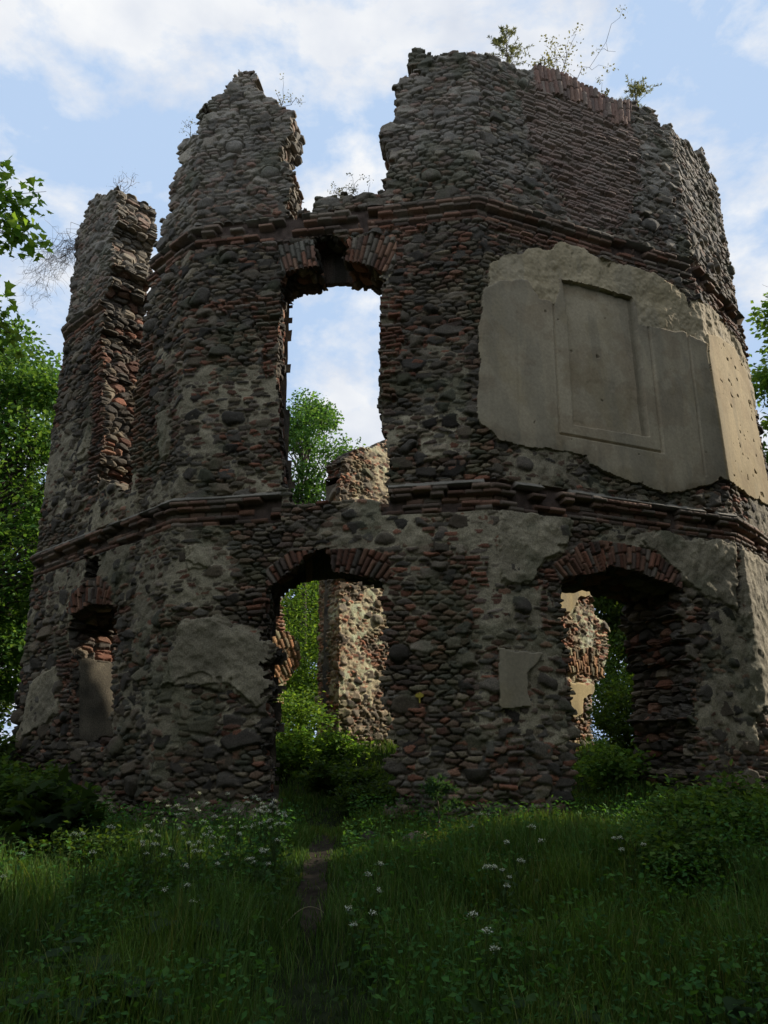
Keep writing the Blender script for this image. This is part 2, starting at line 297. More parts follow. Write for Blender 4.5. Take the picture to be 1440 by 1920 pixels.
# ---------------------------------------------------------------- masonry
STONE = np.array([[.112, .102, .090], [.085, .079, .072], [.138, .117, .092], [.165, .148, .124], [.066, .060, .054], [.112, .106, .099], [.235, .208, .168]], f32)
SMALL = np.array([[.14, .125, .105], [.11, .105, .10], [.19, .165, .13], [.15, .105, .085], [.10, .09, .08]], f32)
BRICK = np.array([[.25, .100, .058], [.18, .082, .052], [.27, .130, .078], [.125, .080, .058], [.20, .145, .105]], f32)
STONE = STONE*np.array([.92, .83, .70], f32); SMALL = SMALL*np.array([1.02, .92, .75], f32)
BRICK = BRICK*np.array([.88, .96, 1.0], f32)
class Wall:
    """one run of wall along a plan polyline: a relief of real stones on the outer face, the broken thickness and the inner face"""
    def __init__(s, plan, s0, s1, z0, z1, res, thick, seed, warm=1.0):
        s.plan = np.array(plan, f32); d = np.diff(s.plan, axis=0); s.L = np.hypot(d[:, 0], d[:, 1]); s.S = np.concatenate([[0], np.cumsum(s.L)])
        s.t = d/s.L[:, None]; s.n = np.stack([s.t[:, 1], -s.t[:, 0]], 1)
        s.s = np.arange(s0, s1, res, dtype=f32); s.z = np.arange(z0, z1, res, dtype=f32); s.res = res
        s.SS, s.ZZ = np.meshgrid(s.s, s.z); s.thick = thick; s.seed = seed; s.warm = warm
    def frame(s, x):
        """point on the plan and outward normal"""
        k = np.clip(np.searchsorted(s.S, x)-1, 0, len(s.L)-1)
        p = s.plan[k]+s.t[k]*(x-s.S[k])[..., None]
        n = s.n[k].copy(); r = .10
        for c in range(1, len(s.L)):
            w = (x-s.S[c])/r; m = np.abs(w) < 1
            if m.any():
                t = (w[m]*.5+.5)[:, None]; n[m] = s.n[c-1]*(1-t)+s.n[c]*t
        n /= np.linalg.norm(n, axis=-1, keepdims=True)
        return p, n
    def at(s, x, z, h=0.0):
        p, n = s.frame(np.array([x], f32)); return Vector((float(p[0, 0]+n[0, 0]*h), float(p[0, 1]+n[0, 1]*h), z)), Vector((float(n[0, 0]), float(n[0, 1]), 0))
    def rubble(s, brickiness, render, extra_brick=None):
        SS, ZZ, sd = s.SS, s.ZZ, s.seed
        wx = SS+.10*(fbm(SS, ZZ, .35, sd+1, 3)-.5); wz = ZZ+.08*(fbm(SS, ZZ, .35, sd+5, 3)-.5)+.10*(noise(SS, ZZ, 1.8, sd+9)-.5)
        R = rng(sd+50); T = R.random((12, 128, 128)).astype(f32)
        # big stones
        i, j, e, cx, cz = voro(wx, wz, .36, .205, sd+2, jit=.44, wvar=.40, jity=.26)
        dropp = .03+.62*smooth((fbm(SS, ZZ, 1.2, sd+33, 3)-.44)/.16)+.95*brickiness
        gone = (T[0][j, i] < dropp)
        r1 = .030+.065*T[1][j, i]
        p1 = np.sqrt(np.clip(1-(1-np.clip((e-.012)/r1, 0, 1))**2, 0, 1))
        tilt = ((SS-cx)*(T[2][j, i]-.5)+(ZZ-cz)*(T[3][j, i]-.62))*.55
        h1 = -.080+p1*(.060+.065*T[4][j, i])+tilt*p1+.030*(fbm(SS, ZZ, .12, sd+11, 4)-.5)
        h1 = np.where(gone | (e < .012), -9, h1)
        c1 = STONE[(T[5][j, i]*6.6).astype(int)]*(.45+1.05*T[6][j, i])[..., None]
        keep_x = lerp(SS, cx, .8); keep_z = lerp(ZZ, cz, .8)
        # small flat stones and brick ends
        i2, j2, e2, cx2, cz2 = voro(wx, wz, .22, .074, sd+3, jit=.40, wvar=.12, jity=.20)
        r2 = .012+.016*T[7][j2, i2]
        p2 = np.sqrt(np.clip(1-(1-np.clip((e2-.006)/r2, 0, 1))**2, 0, 1))
        h2 = -.085+p2*(.06+.06*T[8][j2, i2])+.012*(fbm(SS, ZZ, .06, sd+13, 2)-.5)
        h2 = np.where(e2 < .006, -9, h2)
        isb = T[9][j2, i2] < (.10+.30*smooth((fbm(SS, ZZ, .8, sd+35, 3)-.5)/.12)+1.1*brickiness)
        c2 = np.where(isb[..., None], BRICK[(T[10][j2, i2]*4.99).astype(int)], SMALL[(T[10][j2, i2]*4.99).astype(int)])*(.55+.8*T[11][j2, i2])[..., None]
        # coursed brickwork
        bm = brickiness > .55
        row = np.floor((wz+.015*noise(SS, ZZ, .5, sd+4))/.082).astype(int)
        off = (row & 1)*.14+T[0][row & 127, 3]*.1; colx = np.floor((wx+off)/.275).astype(int)
        fx = (wx+off)/.275-colx; fz = (wz+.015*noise(SS, ZZ, .5, sd+4))/.082-row
        eb = np.minimum(np.minimum(fx, 1-fx)*.275, np.minimum(fz, 1-fz)*.082)
        a, b = row & 127, colx & 127
        pb = smooth((eb-.004)/.014)
        hb = np.where((T[1][a, b] < .07), -.07, -.035+pb*(.045+.06*T[2][a, b]))+.012*(fbm(SS, ZZ, .05, sd+15, 2)-.5)
        cb = lerp(np.array([.17, .14, .105], f32), BRICK[(T[3][a, b]*4.99).astype(int)]*(.6+.7*T[4][a, b])[..., None], smooth((eb-.002)/.005)[..., None])
        # boulders
        i3, j3, e3_, cx3, cz3 = voro(wx, wz, .80, .56, sd+7, jit=.35, wvar=.0)
        on = T[6][j3 & 127, (i3+40) & 127] < .13+.22*smooth((3.2-ZZ)/2.5); ra = .12+.11*T[7][j3, (i3+9) & 127]; rb = ra*(.62+.3*T[8][j3, (i3+5) & 127])
        qx_ = np.abs(wx-cx3)/ra; qz_ = np.abs(wz-cz3)/rb; q3 = np.maximum((qx_**2.2+qz_**2.2)**(1/2.2), np.abs((wx-cx3)*(T[1][j3, i3]-.5)*2.2+(wz-cz3)*(T[2][j3, i3]+.3))/(ra*.72))*(1+.75*(fbm(SS, ZZ, .26, sd+37, 4)-.5))
        hb3 = np.where(q3 < 1, -.05+.125*np.sqrt(np.clip(1-q3**3.5, 0, 1))+((SS-cx3)*(T[3][j3, i3]-.5)+(ZZ-cz3)*(T[4][j3, i3]-.62))*.5+.045*(fbm(SS, ZZ, .14, sd+38, 4)-.5), -9)
        ring = on & (q3 < 1.14) & ~(brickiness > .5); bo = ring & (q3 < 1)
        h1 = np.where(ring, hb3, h1); h2 = np.where(ring, -9, h2)
        c1 = np.where(bo[..., None], STONE[(T[9][j3, i3]*5.9).astype(int)]*(.5+.8*T[10][j3, i3])[..., None], c1)
        keep_x = np.where(bo, lerp(SS, cx3, .9), keep_x); keep_z = np.where(bo, lerp(ZZ, cz3, .9), keep_z)
        # mortar
        mn = fbm(SS, ZZ, .16, sd+17, 4)
        hm = -.092+.07*(mn-.5)+render*.150
        dirt = np.array([.06, .052, .045], f32); lime = np.array([.29, .245, .165], f32)
        cm = lerp(dirt, lime, smooth((render+.5*(fbm(SS, ZZ, .5, sd+19, 3)-.5)+.22)/.75)[..., None])*((.7+.6*mn)*(.55+.9*fbm(SS, ZZ, .8, sd+39, 4)))[..., None]
        h = np.maximum(h1, h2); C = np.where((h1 >= h2)[..., None], c1, c2)
        use1 = (h1 >= h2)
        kx = np.where(use1, keep_x, lerp(SS, cx2, .7)); kz = np.where(use1, keep_z, lerp(ZZ, cz2, .7))
        ub = bm & (hb > -.2); h = np.where(ub, np.maximum(hb, np.where(use1, h1-.03, -9)), h)
        ubb = ub & ((hb >= h1-.03) | ~use1)
        C = np.where(ubb[..., None], cb, C); kx = np.where(ubb, lerp(SS, (colx+.5)*.275-off, .38), kx); kz = np.where(ubb, lerp(ZZ, (row+.5)*.082, .8), kz)
        um = hm > h; h = np.maximum(h, hm); C = np.where(um[..., None], cm, C)
        # large weathering: lichen grey high up, made paler with painted-in glare, brown dirt, moss low down and on ledges
        g = fbm(SS, ZZ, 1.6, sd+21, 4)
        C = C*(.72+.56*g)[..., None]
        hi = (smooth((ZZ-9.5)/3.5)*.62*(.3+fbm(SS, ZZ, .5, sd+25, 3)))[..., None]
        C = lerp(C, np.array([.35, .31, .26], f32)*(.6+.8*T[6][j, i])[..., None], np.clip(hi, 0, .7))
        ms = smooth((fbm(SS, ZZ, .7, sd+29, 4)-.60)/.12)[..., None]*.4
        C = lerp(C, np.array([.085, .095, .05], f32), ms)
        s.h, s.C, s.kx, s.kz = h.astype(f32), C.astype(f32), kx.astype(f32), kz.astype(f32)
        s.part = np.zeros(SS.shape, np.int16); s.exact = np.zeros(SS.shape, bool)
    def arch(s, poly, centre, pid, colmul=1.0, thick=.088, depth=.30):
        m = inside(s.SS+.03*(fbm(s.SS, s.ZZ, .2, s.seed+61, 2)-.5), s.ZZ+.03*(fbm(s.SS, s.ZZ, .2, s.seed+62, 2)-.5), poly)
        x = s.SS[m]-centre[0]; y = s.ZZ[m]-centre[1]; r = np.hypot(x, y); th = np.arctan2(x, y)
        Rm = r.mean(); T = rng(s.seed+pid*7).random((5, 128, 128)).astype(f32)
        u = th*Rm/thick; c = np.floor(u).astype(int); o = T[0][c & 127, 0]*depth*.8; k = np.floor((r+o)/depth).astype(int)
        fu = u-c; fr = (r+o)/depth-k; e = np.minimum(np.minimum(fu, 1-fu)*thick, np.minimum(fr, 1-fr)*depth)
        a, b = c & 127, k & 127
        h = -.02+smooth((e-.002)/.014)*(.045+.06*T[1][a, b])+.010*(fbm(s.SS[m], s.ZZ[m], .05, s.seed+63, 2)-.5)
        s.h[m] = h; s.C[m] = lerp(np.array([.15, .125, .095], f32), BRICK[(T[2][a, b]*4.99).astype(int)]*(.6+.7*T[3][a, b])[:, None], smooth((e-.001)/.006)[:, None])*colmul*(.6+.8*fbm(s.SS[m], s.ZZ[m], .35, s.seed+64, 4))[:, None]
        s.part[m] = pid; s.exact |= m
    def cornice(s, ztop, pid, gone, tone):
        """corbelled brick string course, rows from the top down; gone: 0..1 chance that a brick is lost"""
        SS, ZZ = s.SS, s.ZZ; zz = ztop-ZZ+.02*(noise(SS, ZZ*0, 1.1, s.seed+71)-.5); T = rng(s.seed+pid).random((6, 128, 128)).astype(f32)
        rows = [(.0, .075, .10, 0), (.075, .155, .105, 1), (.155, .235, .07, 1), (.235, .33, -.035, 2), (.33, .41, .04, 1), (.41, .49, .02, 1)]
        for k, (a, b, dep, kind) in enumerate(rows):
            m = (zz >= a) & (zz < b) & (gone < 1.5); x = SS[m]; z = zz[m]; L = .30 if k in (1, 4) else .27
            if kind == 0:
                f = (z-a)/(b-a); h = .03+.07*smooth(f)+.03*(fbm(x, z, .12, s.seed+73, 3)-.5)
                c = np.array([.215, .190, .150], f32)*(.6+.8*fbm(x, z, .3, s.seed+74, 3))[:, None]
                lost = T[4][(x/.5).astype(int) & 127, k] < gone[m]*.9
            else:
                u = x/L+T[0][k, 0]*3+.5*(k & 1); ci = np.floor(u).astype(int); fu = u-ci; e = np.minimum(np.minimum(fu, 1-fu)*L, np.minimum(z-a, b-z))
                h = np.where(e < .007, dep-.05, dep-.02+smooth((e-.005)/.012)*.02+.035*(T[1][ci & 127, k]-.5))
                c = lerp(BRICK[(T[2][ci & 127, k]*4.99).astype(int)], np.array([.225, .175, .13], f32), tone*(.15+.75*T[4][ci & 127, k])[:, None] if k < 4 else .45*T[4][ci & 127, k][:, None])*(.6+.7*T[3][ci & 127, k])[:, None]
                lost = T[5][ci & 127, k] < gone[m]+(.10 if k == 2 else .05)
            base = -.07+.02*(noise(x, z, .1, s.seed+75)-.5)
            h = np.where(lost, base, h+.010*(fbm(x, z, .05, s.seed+76, 2)-.5))
            c = np.where(lost[:, None], np.array([.10, .07, .055], f32)*(.6+.8*noise(x, z, .08, s.seed+77))[:, None], c)
            s.h[m] = h; s.C[m] = c; s.part[m] = pid
    def finish(s, solid, splay=None, jamb_plaster=None, soffit=None):
        """cut the openings and the broken top, give the wall its thickness; returns {part: (verts, quads, colours)}"""
        SS, ZZ, res = s.SS, s.ZZ, s.res
        nx = .10*(fbm(SS, ZZ, .25, s.seed+81, 3)-.5); nz_ = .10*(fbm(SS, ZZ, .25, s.seed+82, 3)-.5)
        qx = np.where(s.exact, SS, s.kx+nx*.5); qz = np.where(s.exact, ZZ, s.kz+nz_*.5)
        tp = np.where(s.exact, 0, smooth((ZZ-10.3)/.6)); qx = qx+tp*.34*(noise(s.kx, s.kz, .30, s.seed+83)-.5); qz = qz+tp*.42*(noise(s.kx, s.kz, .28, s.seed+84)-.5)
        V = solid(qx, qz)
        K = V[:-1, :-1] & V[1:, :-1] & V[:-1, 1:] & V[1:, 1:]
        # drop crumbs that hang in the air: flood up from the foot
        G = np.zeros_like(K); G[0] = K[0]
        for it in range(6):
            n0 = G.sum()
            for rr in (range(1, K.shape[0]), range(K.shape[0]-2, -1, -1)):
                for r in rr:
                    p = G[r-1] if rr.step > 0 else G[r+1]
                    G[r] |= p & K[r]
            for cc in (range(1, K.shape[1]), range(K.shape[1]-2, -1, -1)):
                for c in cc:
                    p = G[:, c-1] if cc.step > 0 else G[:, c+1]
                    G[:, c] |= p & K[:, c]
            if G.sum() == n0: break
        K = G; nv, ns = SS.shape
        P, Nn = s.frame(s.s)
        def xyz(sx, z, off):
            p, n = s.frame(sx); return np.stack([p[:, 0]+n[:, 0]*off, p[:, 1]+n[:, 1]*off, z], -1)
        front = np.concatenate([P[None]+Nn[None]*s.h[..., None], ZZ[..., None]], -1).astype(f32)
        vid = np.arange(nv*ns).reshape(nv, ns)
        q = np.stack([vid[:-1, :-1], vid[:-1, 1:], vid[1:, 1:], vid[1:, :-1]], -1)[K]
        qp = s.part[:-1, :-1][K]
        # boundary edges, oriented so that the strip faces the void
        E = []
        Kp = np.zeros((nv+1, ns+1), bool); Kp[1:-1, 1:-1] = K
        below = Kp[:-1, 1:-1]; above = Kp[1:, 1:-1]          # for horizontal edges (nv, ns-1)
        a, b = vid[:, :-1], vid[:, 1:]
        m = above & ~below; E.append(np.stack([b[m], a[m]], -1)); m = below & ~above; E.append(np.stack([a[m], b[m]], -1))
        left = Kp[1:-1, :-1]; right = Kp[1:-1, 1:]
        a, b = vid[:-1, :], vid[1:, :]
        m = right & ~left; E.append(np.stack([a[m], b[m]], -1)); m = left & ~right; E.append(np.stack([b[m], a[m]], -1))
        E = np.concatenate(E)
        E = E[~((SS.ravel()[E[:, 0]] == s.s[0]) & (SS.ravel()[E[:, 1]] == s.s[0]))]
        bv, inv = np.unique(E, return_inverse=True); inv = inv.reshape(-1, 2)
        # outward direction in the wall plane
        F = np.zeros((nv, ns), f32); F[:-1, :-1] += K; F[1:, :-1] += K; F[:-1, 1:] += K; F[1:, 1:] += K
        for _ in range(3):
            for ax in (0, 1):
                c = F.cumsum(ax); w_ = 4
                hi = np.take(c, np.minimum(np.arange(F.shape[ax])+w_, F.shape[ax]-1), ax); lo = np.take(c, np.maximum(np.arange(F.shape[ax])-w_-1, 0), ax); F = hi-lo
        gz_, gx_ = np.gradient(F); iso = np.clip((F.ravel()[bv]-F.max()*.5)/(np.hypot(gx_, gz_).ravel()[bv]+1e-3*F.max())*res, -.05, .05); gx_ = -gx_.ravel()[bv]; gz_ = -gz_.ravel()[bv]; l = np.hypot(gx_, gz_)+1e-6; gx_ /= l; gz_ /= l
        s0 = SS.ravel()[bv]; z0 = ZZ.ravel()[bv]; h0 = s.h.ravel()[bv]; th = s.thick(s0)
        kn = int(np.ceil(float(th.max())/(res*1.9)))
        D = (np.arange(1, kn+1)/kn)[:, None]*th[None]
        p3 = np.stack([np.broadcast_to(s0, D.shape), np.broadcast_to(z0, D.shape), D], -1).reshape(-1, 3)
        p3w = p3+.09*(np.stack([noise(p3[:, 2], p3[:, 1], .2, s.seed+91), noise(p3[:, 2]+3, p3[:, 0], .2, s.seed+92), noise(p3[:, 0], p3[:, 1]+p3[:, 2], .2, s.seed+93)], -1)-.5)
        e3, id3 = voro3(p3w, (.27, .15, .27), s.seed+94)
        disp = (-.055+smooth(e3/.30)*.085+.05*(id3-.5)).reshape(D.shape)
        col = np.where((id3 < .32)[:, None], BRICK[(id3*12).astype(int) % 5], STONE[(id3*97).astype(int) % 7])*(.6+.7*((id3*31) % 1))[:, None]
        col = lerp(np.array([.09, .078, .062], f32), col, smooth(e3/.12)[:, None])
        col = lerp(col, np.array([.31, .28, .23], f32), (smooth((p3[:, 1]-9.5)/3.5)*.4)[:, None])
        if jamb_plaster is not None:
            jm = jamb_plaster(p3[:, 0], p3[:, 1]+.3*(fbm(p3[:, 2], p3[:, 1], .4, s.seed+95, 3)-.5), p3[:, 2])
            col[jm] = np.array([.125, .105, .072], f32)*(.3+1.3*fbm(p3[jm, 2], p3[jm, 1], .3, 8))[:, None]; dj = disp.ravel(); dj[jm] = .0; disp = dj.reshape(D.shape)
        ramp = smooth(D/.10)
        disp = (disp+iso[None])*ramp
        if splay is not None: disp = disp+splay(s0, z0)[None]*(D/th[None])*-1
        sx = s0[None]+gx_[None]*disp; sz = z0[None]+gz_[None]*disp; off = h0[None]*(1-smooth(D/.15))-D
        if soffit is not None: sz = soffit(np.broadcast_to(s0, D.shape), np.broadcast_to(z0, D.shape), sz, D)
        ring = xyz(sx.ravel(), sz.ravel(), off.ravel()).astype(f32)
        nb = len(bv); base = nv*ns
        idx = np.concatenate([bv[None], base+np.arange(kn*nb).reshape(kn, nb)])
        strips = np.stack([idx[:-1][:, inv[:, 0]], idx[:-1][:, inv[:, 1]], idx[1:][:, inv[:, 1]], idx[1:][:, inv[:, 0]]], -1).reshape(-1, 4)
        # inner face, coarser
        st = 4; js = np.arange(0, nv-1-st, st); is_ = np.arange(0, ns-1-st, st)
        Kc = np.ones((len(js), len(is_)), bool)
        for a in range(st):
            for b in range(st): Kc &= K[np.ix_(js+a, is_+b)]
        gj = np.concatenate([js, [js[-1]+st]]); gi = np.concatenate([is_, [is_[-1]+st]])
        bs, bz = np.meshgrid(s.s[gi], s.z[gj]); o = -s.thick(bs.ravel())+.12*(fbm(bs, bz, .3, s.seed+97, 3).ravel()-.5)+.02
        back = xyz(bs.ravel(), bz.ravel(), o).astype(f32)
        bcol = STONE[(noise(bs, bz, .2, s.seed+98).ravel()*6.9).astype(int)]
        b0 = base+len(ring); bi = b0+np.arange(len(gj)*len(gi)).reshape(len(gj), len(gi))
        bq = np.stack([bi[:-1, 1:], bi[:-1, :-1], bi[1:, :-1], bi[1:, 1:]], -1)[Kc]
        allv = np.concatenate([front.reshape(-1, 3), ring, back]); allc = np.concatenate([s.C.reshape(-1, 3), col, bcol])
        ssx = np.concatenate([SS.ravel(), p3[:, 0], bs.ravel()])
        quads = np.concatenate([q, strips, bq]); pid = np.concatenate([qp, np.zeros(len(strips)+len(bq), np.int16)])
        s.kept = K
        return allv, allc, quads, pid, ssx
    def emit(s, data, names, parent, faces=None):
        """names: {pid: (name, material)}; pid 0 is split by wall face at the plan corners in faces"""
        v, c, q, pid, ssx = data
        jobs = []
        for p, (nm, m) in names.items():
            sel = pid == p
            if p == 0 and faces:
                sc = ssx[q[:, 0]]
                for a, b in zip(faces[:-1], faces[1:]): jobs.append((nm, m, sel & (sc >= a) & (sc < b)))
            else: jobs.append((nm, m, sel))
        outp = []
        for nm, m, sel in jobs:
            qq = q[sel]
            if not len(qq): continue
            u, inv = np.unique(qq, return_inverse=True)
            outp.append(make_mesh(nm, v[u], [inv.reshape(-1, 4)], m, c[u], parent))
        return outp

def plaster(wl, mask, h, base, pid, rough=0.0):
    SS, ZZ = wl.SS[mask], wl.ZZ[mask]
    n = fbm(SS, ZZ, .9, wl.seed+41, 5)
    c = np.array(base, f32)*(.80+.40*n)[:, None]
    st = fbm(SS*3, ZZ*.35, .5, wl.seed+43, 4)
    c = c*(.87+.26*st)[:, None]; c = lerp(c, np.array([.30, .23, .12], f32), (smooth((fbm(SS, ZZ, .7, wl.seed+45, 5)-.52)/.14)*.35)[:, None]); c = lerp(c, np.array([.27, .235, .17], f32), (smooth((fbm(SS*2.2, ZZ*.5, .6, wl.seed+47, 5)-.52)/.12)*.40)[:, None])
    wl.h[mask] = h[mask] if hasattr(h, 'shape') else h; wl.C[mask] = c; wl.part[mask] = pid

# ---------------------------------------------------------------- the tower
tower = thing('ruined_tower', 'large roofless polygonal tower ruin of dark rubble stone and brick with grey plaster panel', 'ruin', (0, 11, 1.0))
def px_children(o, parent):
    o.parent = parent; o.matrix_parent_inverse = Matrix.Translation(-Vector(parent.location))
def build_tower():
    W = Wall(PLAN+[(7.5, 20.5)], 1.3, 25.05, .3, 15.1, .016, lambda x: .78+.62*smooth((x-12.7)/.5)*smooth((17.2-x)/.5)+.2*smooth((x-17)/.4)+.2*smooth((7.0-x)/.8), 1000)  # last run is unseen, extended to keep the sun off the left jambs
    SS, ZZ = W.SS, W.ZZ
    WX = [(fbm(SS, ZZ, .55, 900+k*11, 4)-.5)*2*(k+1)/5 for k in range(5)]; WZ = [(fbm(SS, ZZ, .55, 950+k*11, 4)-.5)*2*(k+1)/5 for k in range(5)]
    def soft(poly, amp=.45):
        return sum(inside(SS+amp*a, ZZ+amp*b, poly) for a, b in zip(WX, WZ))/5
    jx = SS+.30*(fbm(SS, ZZ, .45, 301, 4)-.5); jz = ZZ+.30*(fbm(SS, ZZ, .45, 302, 4)-.5)
    br = .16*smooth((fbm(SS, ZZ, 1.0, 305, 3)-.5)/.15)
    for k, p in enumerate(BRICKS): br = np.maximum(br, np.where(inside(jx, jz, p), .42+.5*(noise(SS, ZZ, .35, 306+k) > .36), 0))
    bs = soft(BRICKTOP, 1.0); bt = bs*(.15+1.7*fbm(SS, ZZ, .30, 308, 4)) > .45; br = np.where(bt, .56+.3*fbm(SS, ZZ, .5, 309, 3), np.maximum(br, bs*.35))
    rd = .08+.66*smooth((fbm(SS, ZZ, 1.4, 311, 5)-.40)/.28)*(.35+.65*smooth((11-ZZ)/2.5))
    for p, k in RENDER: rd = np.maximum(rd, soft(p, .35)*1.12*k+.22*(fbm(SS, ZZ, .22, 317, 4)-.5))
    rd = rd*(1-.45*smooth((SS-10.9)/.2)*smooth((12.4-SS)/.3)*smooth((4.8-ZZ)/.5))
    rd = np.where(bt, .25, rd)
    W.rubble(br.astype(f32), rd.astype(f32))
    W.C[bt] = lerp(W.C[bt], np.array([.30, .215, .175], f32)*(.6+.8*fbm(SS[bt], ZZ[bt], .25, 319, 3))[:, None], .6)
    big = rd > .85
    # cornices
    g1 = np.full(SS.shape, .06, f32); g1[(SS > 9.3) & (SS < 10.9)] = 2; g1[(SS > 8.6) & (SS <= 9.3)] = .5; g1[SS < 6.2] = .12
    g1 += .35*smooth((fbm(SS, ZZ*0, .9, 361, 3)-.55)/.1); W.cornice(5.66, 2, g1, .8)
    g2 = np.full(SS.shape, .10, f32); g2[(SS > 7.7) & (SS < 9.2)] = .45; g2[(SS > 9.2) & (SS < 10.9)] = .55; g2[(SS > 17.5)] = .35
    g2 += .35*smooth((fbm(SS, ZZ*0, .9, 362, 3)-.52)/.1); W.cornice(10.92, 3, g2, .85)
    # plaster: rough undercoat, then the smooth panelled coat
    tx = SS+.16*(fbm(SS, ZZ, .30, 331, 5)-.5); tz = ZZ+.16*(fbm(SS, ZZ, .30, 332, 5)-.5)
    m = inside(tx, tz, ROUGH) | inside(tx, tz, ROUGH_E)
    hr = .035+.16*(fbm(SS, ZZ, .42, 333, 5, .6)-.5)
    m &= hr > W.h-.075
    plaster(W, m, hr, (.43, .345, .215), 5)
    ux = SS+.13*(fbm(SS, ZZ, .30, 341, 5, .6)-.5); uz = ZZ+.13*(fbm(SS, ZZ, .30, 342, 5, .6)-.5)
    sm = inside(ux, uz, SMOOTH_D) | inside(ux, uz, SMOOTH_E)
    hp = .060+.012*(fbm(SS, ZZ, .8, 343, 3)-.5)+.003*(fbm(SS, ZZ, .08, 344, 3)-.5)
    fr = inside(SS, ZZ, FRAME); inn = inside(SS, ZZ, INNER)
    hp = hp-.020*fr-.105*inn
    for g in (GROOVE1, GROOVE2): hp = hp-(.006 if g is GROOVE1 else .045)*smooth(1.4-segdist(SS, ZZ, *g)/.022)
    hp = hp-.040*smooth(1.4-polydist(SS, ZZ, FRAME)/.022)
    sand = smooth((fbm(SS, ZZ, .5, 345, 4)-.52)/.1)*inn
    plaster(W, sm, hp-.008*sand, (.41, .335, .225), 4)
    ye = sm & (SS > 17.45); W.C[ye] = W.C[ye]*np.array([1.08, 1.0, .80], f32)  # plaster past the right corner tinted warm, sunlight painted into the colour
    dp = smooth((fbm(SS, ZZ, .45, 350, 5, .6)-.53)/.10)*sm; W.C = W.C*(1-.14*dp[..., None]*np.array([.8, 1, 1.15], f32))
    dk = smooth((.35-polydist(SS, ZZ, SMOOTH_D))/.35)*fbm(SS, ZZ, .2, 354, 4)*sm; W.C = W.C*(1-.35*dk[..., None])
    crk = sm & (fbm(SS, ZZ, .14, 346, 3) > lerp(.86, .74, smooth((SS-17.6)/.8)*.7)); W.h[crk] -= .03; W.C[crk] *= .75
    re = (segdist(SS, ZZ, INNER[3], INNER[4]) < .085) & inn & sm; W.C[re] = lerp(W.C[re], np.array([.13, .11, .07], f32), (.55+.5*(fbm(SS[re], ZZ[re], .5, 347, 3)-.5))[:, None])  # shade on the recess's right side, painted into the plaster colour
    pm = inside(SS+.03*(fbm(SS, ZZ, .1, 351, 3)-.5), ZZ+.03*(fbm(SS, ZZ, .1, 352, 3)-.5), PATCH)
    plaster(W, pm, .075+.004*fbm(SS, ZZ, .1, 353, 3), (.30, .25, .17), 6)
    # brick arches
    def cen(op, r): 
        a = np.array(op); return (float(a[:, 0].mean()), r)
    W.arch(ARCH_WL, (10.05, 7.0), 10, np.array([1.1, 1.25, 1.3], f32)); W.arch(ARCH_WR, (10.05, 7.4), 11, np.array([1.0, 1.05, 1.05], f32))
    W.arch(ARCH_DL, (10.02, 3.1), 12, .8); W.arch(ARCH_DR, (10.02, 3.1), 13, .8)
    W.arch(ARCH_RL, (14.85, 3.05), 14, .85); W.arch(ARCH_RR, (14.85, 3.05), 15, .85)
    W.arch(ARCH_B, (5.3, 2.9), 16, 1.0)
    W.arch(SOLDIER, (15.2, 4.0), 17, .95, .100, .36)
    sel = W.part == 17; W.C[sel] = lerp(W.C[sel], np.array([.30, .22, .185], f32), .5)
    TOPP = [(0, -1), (0, 13.3), (1.6, 13.2), (2.3, 13.5)]+TOP+[(20.8, 14.3), (23, 14.0), (26, 13.6), (26, -1)]
    def solid(x, z):
        k = inside(x, z, TOPP)
        for o in (WIN, DOORA, DOORD, BLOW, BHOLE): k &= ~inside(x, z, o)
        return k
    def splay(x, z):
        m = ((x > 8.6) & (x < 11.4) & (z < 9.6) & (z > 0)).astype(f32)
        return .13*m
    def jp(x, z, d):
        return ((x < 5.0) & (x > 4.0) & (z > 2.0) & (z < 3.35) & (d > .12))
    def soffit(x, z, zz, d):
        r = zz.copy()
        for a, b, zc, zt, c in ((9.70, 10.44, 9.83, 10.6, 9.80), (9.50, 10.20, 4.30, 4.75, 4.33), (14.4, 15.0, 4.36, 4.6, 4.33)):
            m = (x > a) & (x < b) & (z > zc) & (z < zt)
            r = np.where(m, lerp(zz, np.minimum(zz, c+.12*(zz-c)+.05*(noise(x, d, .12, 371)-.5)), smooth((d-.58)/.10)), r)
        return r
    m = (SS > 8.7) & (SS < 11.3) & (ZZ > 5.9) & (ZZ < 9.7); W.kx[m] = lerp(SS[m], W.kx[m], .4)
    m = (SS > 8.7) & (SS < 9.8) & (ZZ > 5.9) & (ZZ < 9.7); W.kx[m] = lerp(SS[m], W.kx[m], .55)
    W.exact |= (SS > 4.1) & (SS < 5.05) & (ZZ < 8.6) & (ZZ > 7) | (SS > 4.1) & (SS < 5.05) & (ZZ > 1.8) & (ZZ < 3.5)
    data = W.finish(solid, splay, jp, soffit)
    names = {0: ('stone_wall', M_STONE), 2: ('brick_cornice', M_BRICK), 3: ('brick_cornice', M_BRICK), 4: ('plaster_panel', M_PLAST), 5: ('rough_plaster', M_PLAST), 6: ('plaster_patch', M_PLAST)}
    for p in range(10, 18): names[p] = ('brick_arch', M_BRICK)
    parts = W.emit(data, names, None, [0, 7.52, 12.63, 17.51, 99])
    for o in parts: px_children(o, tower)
    return W, parts
W, TP = build_tower()
